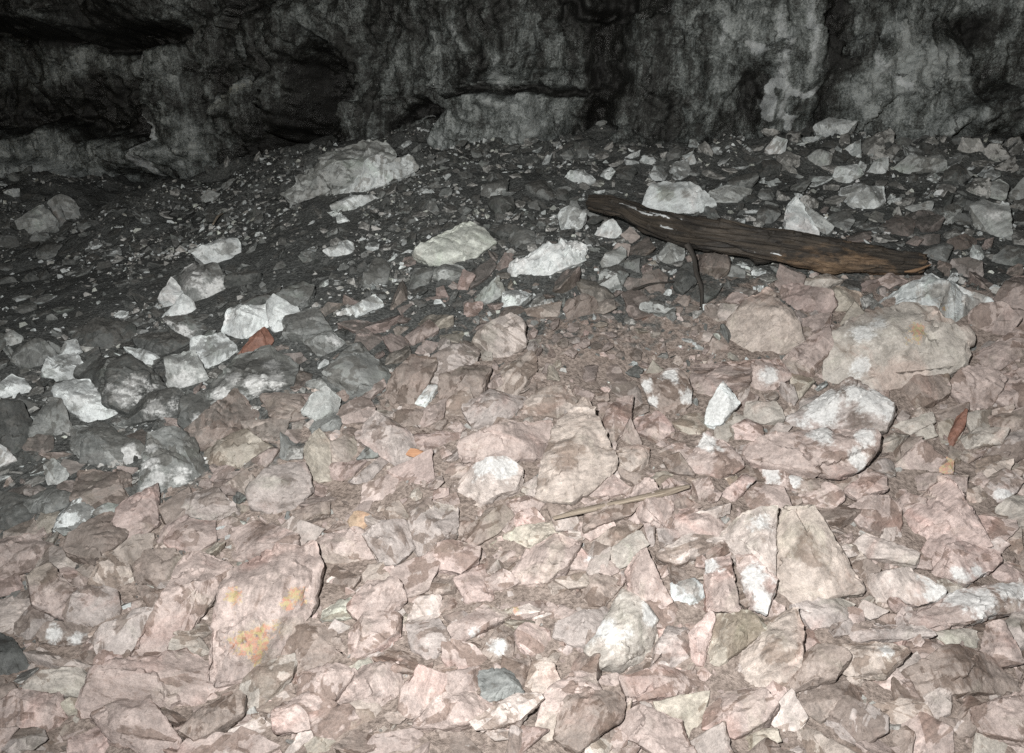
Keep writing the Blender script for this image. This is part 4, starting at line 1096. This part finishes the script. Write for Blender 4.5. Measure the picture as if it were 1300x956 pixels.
class Heap:
    def __init__(self): self.V, self.F, self.T, self.X, self.W, self.S, self.R, self.B, self.base = [], [], [], [], [], [], [], [], 0
    def add(self, piece, frame, loc, scale, tint, white, soot):
        v, f, fc, sub = piece
        self.B.append(sub)
        self.V.append((v * scale) @ frame + loc); self.F.append(f + self.base); self.base += len(v)
        self.X.append(fc); self.T.append(np.repeat(tint[None], len(f), 0))
        self.R.append(np.full(len(f), random.random())); self.W.append(np.full(len(f), white)); self.S.append(np.full(len(f), soot))
    def build(self, name, label):
        me = mesh_from_arrays(name, np.vstack(self.V), np.vstack(self.F).ravel(), 3)
        cattr(me, 'tint', np.vstack(self.T), 'FACE')
        fattr(me, 'facet', np.concatenate(self.X), 'FACE'); fattr(me, 'white', np.concatenate(self.W), 'FACE'); fattr(me, 'soot', np.concatenate(self.S), 'FACE')
        fattr(me, 'subfacet', np.concatenate(self.B)); fattr(me, 'spin', np.concatenate(self.R), 'FACE'); fattr(me, 'coat', np.full(len(me.polygons), .25), 'FACE')
        me.polygons.foreach_set('use_smooth', np.ones(len(me.polygons), bool))
        me.update(); me.set_sharp_from_angle(angle=math.radians(36))
        me.materials.append(M_CHIP)
        ob = bpy.data.objects.new(name, me); COL.objects.link(ob)
        tag(ob, label, 'rubble', kind='stuff')

def frame_at(g, tilt, jit, ang, rs):
    n = unit((1 - tilt) * unit(gnormal(g[0], g[1])) + tilt * unit(CAM - g) + jit * np.array([rs.gauss(0, 1), rs.gauss(0, 1), rs.gauss(0, 1)]))
    xa = unit(np.cross(np.array([0, 1.0, .2]), n)); ya = np.cross(n, xa)
    return np.stack([xa * math.cos(ang) + ya * math.sin(ang), -xa * math.sin(ang) + ya * math.cos(ang), n])
PALE_MIX, DARK_MIX = 'PPPPPPPLLRNNNVVTTGO', 'DDDDKKKKKGGW'
heap_p, heap_d = Heap(), Heap()
rs = random.Random(88)
for rad0, tries in ((34, 3000), (27, 4000), (21, 6000), (16.5, 9000), (13, 12000), (10, 15000)):
    for _ in range(tries):
        cx, cy = rs.uniform(-190, 1490), rs.uniform(150, 1090)
        rad = rad0 * (0.70 + 0.5 * (cy - 200) / 700); asp = rs.uniform(.34, .75); ang = rs.gauss(.35, .45)
        if not free_at(cx, cy, rad * .9, asp, ang, .28): continue
        g = hit(cx, cy + rad * .25)
        if g[1] > 7.4: continue
        z = float(zone(g[0], g[1], .95))
        isd = rs.random() < z
        rgt = g[0] > .5
        if isd and (rad0 > (22 if rgt else 14) or rs.random() > (.14 if (g[0] < -.75 and g[1] > 3.5) else .6 if rgt else .42)): continue
        if rad0 > 12 and 640 < cx < 905 and 392 + (cx < 760) * 10 < cy < 468: continue
        k = np.linalg.norm(g - CAM) / FPX
        fr = frame_at(g, rs.uniform(.10, .75), .2, ang, rs)
        e = [(cx + rad * math.cos(a) * math.cos(ang) + rad * asp * math.sin(a) * math.sin(ang), cy - rad * math.cos(a) * math.sin(ang) + rad * asp * math.sin(a) * math.cos(ang)) for a in np.arange(0, 6.28, .7)]
        mask_poly(e)
        tint = np.array(PAL[rs.choice(('WWWGGGKKD' if rgt else DARK_MIX) if isd else PALE_MIX)]) * rs.uniform(.85, 1.12)
        if not isd and tint[2] > .9 * tint[0]: tint = tint * np.array((1.02, .95, .89))
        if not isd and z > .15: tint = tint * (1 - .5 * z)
        s = rad * k * 1.16
        (heap_d if isd else heap_p).add(rs.choice(LIB_A), fr, g + fr[2] * rs.uniform(-.005, .035), np.array([s, s * asp * 1.25, s]), tint, rs.choice([0, 0, .1, .2, .45]), rs.uniform(.6, 1) if isd else .7 * z)
heap_p.build('rubble', "loose pinkish rock fragments filling the gaps of the pale slope")
heap_d.build('rubble', "sooty dark rock fragments strewn over the cave floor")

def scatter(name, label, count, smin, smax, power, accept, cols, tilt, sink, seed, keep_mask=.06, soot=(0, 0), xr=(-6.5, 5.8), yr=(0.7, 7.6)):
    g = np.random.default_rng(seed); rs = random.Random(seed)
    hp = Heap(); made = 0
    while made < count:
        m = 20000
        x = g.uniform(*xr, m); y = g.uniform(*yr, m)
        d = np.hypot(x, y)
        ok = g.random(m) < np.minimum(1, (2.4 / np.maximum(d, .5)) ** 1.7)
        ok &= np.abs(x) < 0.74 * y + 1.3
        ok &= g.random(m) < accept(x, y)
        z = hgt(x, y)
        px, py, _ = project(np.stack([x, y, z], 1))
        ok &= ~(masked(px, py) & (g.random(m) > keep_mask))
        ok &= y < np.interp(x, wc[:, 0][200:-200], wc[:, 1][200:-200]) + 0.1
        for i in np.nonzero(ok)[0]:
            if made >= count: break
            s = smin * (smax / smin) ** (g.random() ** power) * 0.5
            P3 = np.array([x[i], y[i], z[i]])
            fr = frame_at(P3, rs.uniform(.1, .6), tilt, rs.uniform(0, 6.28), rs)
            cc = np.array(PAL[rs.choice(cols)]) * rs.uniform(.75, 1.15)
            hp.add(rs.choice(LIB_B), fr, P3 + fr[2] * s * sink, s * g.uniform(.7, 1.25, 3), cc, rs.choice([0, .1, .3]), rs.uniform(*soot))
            made += 1
    hp.build(name, label)
pale = lambda x, y: 1 - zone(x, y, .9)
dark = lambda x, y: zone(x, y, .9) * np.clip(.12 + sstep(-.15, .25, fbm(np.stack([x * 1.7, y * 1.7, 0 * x], 1) + 12, 3) + .22 * sstep(-1, 1.2, x)), 0, 1)
scatter('grit', "fine pink and grey rock chips between the pale rocks", 9000, .012, .05, 1.0, pale, 'PPPLRNNNNVVTG', .3, .15, 4, .03)
scatter('grit', "small dark and grey chips covering the sooty cave floor", 24000, .010, .060, 1.5, dark, 'DDDDDKKKKGGGWWWC', .5, -.05, 6, .10, (.1, 1))

# ------------------------------------------------------------------ timber
def tube(name, pts, radii, nseg, nring, seed, bump=.10, mat=None, parent=None, twist=0.0, flat=1.0):
    pts = np.array(pts, float); radii = np.array(radii, float)
    Pc = catmull(pts, 24); tpar = np.linspace(0, len(pts) - 1, len(Pc))
    L = np.r_[0, np.cumsum(np.linalg.norm(np.diff(Pc, axis=0), axis=1))]
    ss = np.linspace(0, L[-1], nseg)
    C = np.stack([np.interp(ss, L, Pc[:, i]) for i in range(3)], 1)
    rr = np.interp(np.interp(ss, L, tpar), np.arange(len(pts)), radii)
    T = np.gradient(C, axis=0); T /= np.linalg.norm(T, axis=1)[:, None]
    up = np.array([0, 0, 1.0])
    A = np.cross(T, up); A /= np.linalg.norm(A, axis=1)[:, None]; B = np.cross(A, T)
    th = np.linspace(0, 2 * math.pi, nring, endpoint=False)
    tw = th[None] + twist * ss[:, None]
    ca, sa = np.cos(tw), np.sin(tw)
    g = np.stack([np.repeat(ss[:, None], nring, 1), ca * .08, sa * .08], -1).reshape(-1, 3)
    nz = fbm(g * (4, 26, 26) + seed, 4) * bump + fbm(g * (2.2, 9, 9) + seed * 2, 2) * bump * .9 - bump * 1.1 * sstep(.40, .8, ridged(g * (1.5, 34, 34) + seed, 2)) + bump * .8 * facets(g * (7, 20, 20) + seed, 4)[0] + bump * 1.2 * sstep(.35, .7, fbm(g * (5, 14, 14) + seed + 7, 2))
    R_ = rr[:, None] * (1 + nz.reshape(nseg, nring))
    V = C[:, None] + A[:, None] * (R_ * ca)[..., None] + B[:, None] * (R_ * sa * flat)[..., None]
    # ragged ends
    e = fbm(np.stack([ca[0] * 2.2, sa[0] * 2.2, np.full(nring, seed)], 1), 3)
    for row, sg in ((0, -1), (-1, 1)):
        V[row] += sg * T[row] * (rr[row] * (e * .9))[:, None]
    v = V.reshape(-1, 3)
    f = []
    for i in range(nseg - 1):
        for j in range(nring):
            k = (j + 1) % nring
            f.append((i * nring + j, i * nring + k, (i + 1) * nring + k, (i + 1) * nring + j))
    f = [tuple(x) for x in f]
    c0, c1 = len(v), len(v) + 1
    v = np.vstack([v, C[0] + T[0] * rr[0] * .25, C[-1] - T[-1] * rr[-1] * .25])
    for j in range(nring):
        k = (j + 1) % nring
        f.append((c0, k, j)); f.append((c1, (nseg - 1) * nring + j, (nseg - 1) * nring + k))
    o = np.array(pts[0]) if parent is None else np.zeros(3)
    me = bpy.data.meshes.new(name)
    me.from_pydata([tuple(q) for q in (v - o)], [], f)
    me.polygons.foreach_set('use_smooth', np.ones(len(me.polygons), bool))
    gv = np.vstack([g, g[:1], g[-1:]])
    a = me.attributes.new('grainco', 'FLOAT_VECTOR', 'POINT'); a.data.foreach_set('vector', gv.astype(np.float32).ravel())
    if mat: me.materials.append(mat)
    ob = bpy.data.objects.new(name, me); COL.objects.link(ob)
    ob.location = o
    return ob, v, ss

def at_depth(px, py, y):
    d = ray(px, py)
    return CAM + d * (y - CAM[1]) / d[1]
yR = hit(1165, 352)[1] - .02; yM = hit(900, 352)[1]; yL = hit(752, 282)[1] - .10
lp, lr = [], []
for (px, py, rp) in [(748, 257, 8.5), (772, 261, 12), (795, 267, 12.5), (825, 281, 14.5), (865, 292, 18), (920, 302, 18.5), (1000, 314, 19.5), (1060, 325, 19.5), (1110, 330, 18), (1150, 334, 14.5), (1172, 335, 12)]:
    f_ = (px - 748) / (1172 - 748)
    y = yL + (yM - yL) * min(1, f_ * 2.6) if f_ < .385 else yM + (yR - yM) * (f_ - .385) / .615
    lp.append(at_depth(px, py, y)); lr.append(rp * y / FPX * 1.06)
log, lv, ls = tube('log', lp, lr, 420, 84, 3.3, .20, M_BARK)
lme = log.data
px, py, _ = project(lv)
bare = .27 * sstep(930, 1060, px) + .06 * sstep(900, 780, px) - .30 * sstep(1130, 1150, px) + .10 * sstep(-8, 14, py - np.interp(px, [q[0] for q in LOGPX], [q[1] for q in LOGPX])) + .26 * fbm(lv * (9, 9, 22) + 4, 4, .6)
lastrow = np.zeros(len(lv)); bare = np.where(px > 1166, bare + .22, bare)
fattr(lme, 'bare', bare)
painted_sheen = np.zeros(len(lv))  # places of the white streaks painted as wet highlights
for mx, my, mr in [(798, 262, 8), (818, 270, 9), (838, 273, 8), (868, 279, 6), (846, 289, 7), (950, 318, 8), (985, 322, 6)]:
    painted_sheen = np.maximum(painted_sheen, sstep(1.3, .3, np.hypot((px - mx) / (mr * 2.6), (py - my - .28 * (px - mx)) / (mr * .40)) * (1 + .6 * fbm(lv * 60, 3))))
fattr(lme, 'painted_sheen', painted_sheen * .66)
tag(log, "charred brown log lying across the top of the rubble slope", "log")
b0 = at_depth(872, 310, yM - .06); bpt = at_depth(891, 386, hit(891, 386)[1] - .05)
bp = [b0, b0 + (bpt - b0) * .22 + np.array([.016, 0, 0]), b0 + (bpt - b0) * .5 + np.array([.010, 0, 0]), b0 + (bpt - b0) * .75 + np.array([.016, 0, 0]), bpt + np.array([0, 0, -.03])]
br, _, _ = tube('branch', bp, [.015, .0095, .010, .008, .007], 80, 12, 5.1, .25, M_TWIG, parent=log)
br.parent = log; br.matrix_parent_inverse = Matrix.Translation(-Vector(log.location))
br['label'] = "thin black branch hanging from the log to the ground"
# pale splinter torn from the right end
sp0 = at_depth(1148, 345, yR - .05)
spl, _, _ = tube('splinter', [sp0, sp0 + np.array([.05, 0, .006]), sp0 + np.array([.12, .01, .03])], [.004, .012, .004], 30, 10, 8.8, .3, M_SPLINT, parent=log)
spl.parent = log; spl.matrix_parent_inverse = Matrix.Translation(-Vector(log.location))

# weathered stake lying in the rubble
A_ = hit(700, 662); B_ = hit(876, 622)
na = unit(CAM - (A_ + B_) / 2)
pts = []
for (px_, py_) in [(702, 658), (745, 647), (790, 637), (840, 626), (875, 617)]:
    f_ = (px_ - 702) / 173.0
    dd = ray(px_, py_); tgt = A_ + (B_ - A_) * f_
    pts.append(CAM + dd * (np.linalg.norm(tgt - CAM) - .075))
stake, _, _ = tube('stake', pts, [.007, .013, .012, .018, .009], 200, 20, 6.6, .34, M_STAKE, flat=.62)
tag(stake, "weathered grey-tan wooden stake lying on the rubble below the tall fin", "wooden stake")
tw0, tw1 = hit(790, 379), hit(856, 363)
tw, _, _ = tube('twig', [tw0 + [0, -.02, .02], (tw0 + tw1) / 2 + [0, 0, .035], tw1 + [0, 0, .02]], [.008, .007, .004], 40, 8, 2.2, .15, M_TWIG)
tag(tw, "thin black twig lying on the floor left of the log's branch", "twig")
tw0, tw1 = hit(271, 289), hit(284, 277)
tw, _, _ = tube('twig', [tw0 + [0, 0, .02], (tw0 + tw1) / 2 + [0, 0, .04], tw1 + [0, 0, .03]], [.005, .007, .004], 30, 8, 4.2, .15, M_STAKE)
tag(tw, "short pale twig on the dark floor above the lone white rock", "twig")

# orange flakes
def flake(px, py, w, h, label):
    G = hit(px, py); k = np.linalg.norm(G - CAM) / FPX
    rs = random.Random(int(px)); bm = bmesh.new()
    nn = unit(gnormal(G[0], G[1]) * .6 + unit(CAM - G) * .6)
    xa = unit(np.cross([0, 1, .2], nn)); ya = np.cross(nn, xa)
    for s in (1, -1):
        for i in range(9):
            th = 2 * math.pi * i / 9; q = rs.uniform(.7, 1.1)
            bm.verts.new(xa * w * k * math.cos(th) * q + ya * h * k * math.sin(th) * q * 1.3 + nn * (s * .004 + .02 + rs.uniform(-.004, .004)))
    bmesh.ops.convex_hull(bm, input=bm.verts[:])
    me = bpy.data.meshes.new('flake'); bm.to_mesh(me); bm.free()
    a = me.attributes.new('grainco', 'FLOAT_VECTOR', 'POINT'); a.data.foreach_set('vector', np.array([v.co for v in me.vertices], np.float32).ravel())
    me.materials.append(M_FLAKE)
    ob = bpy.data.objects.new('flake', me); COL.objects.link(ob); ob.location = G
    tag(ob, label, "flake")
flake(526, 578, 14, 5, "flat orange flake on the rubble left of the broad pink slab")
flake(828, 616, 5, 4, "tiny bright orange flake on the wooden stake")
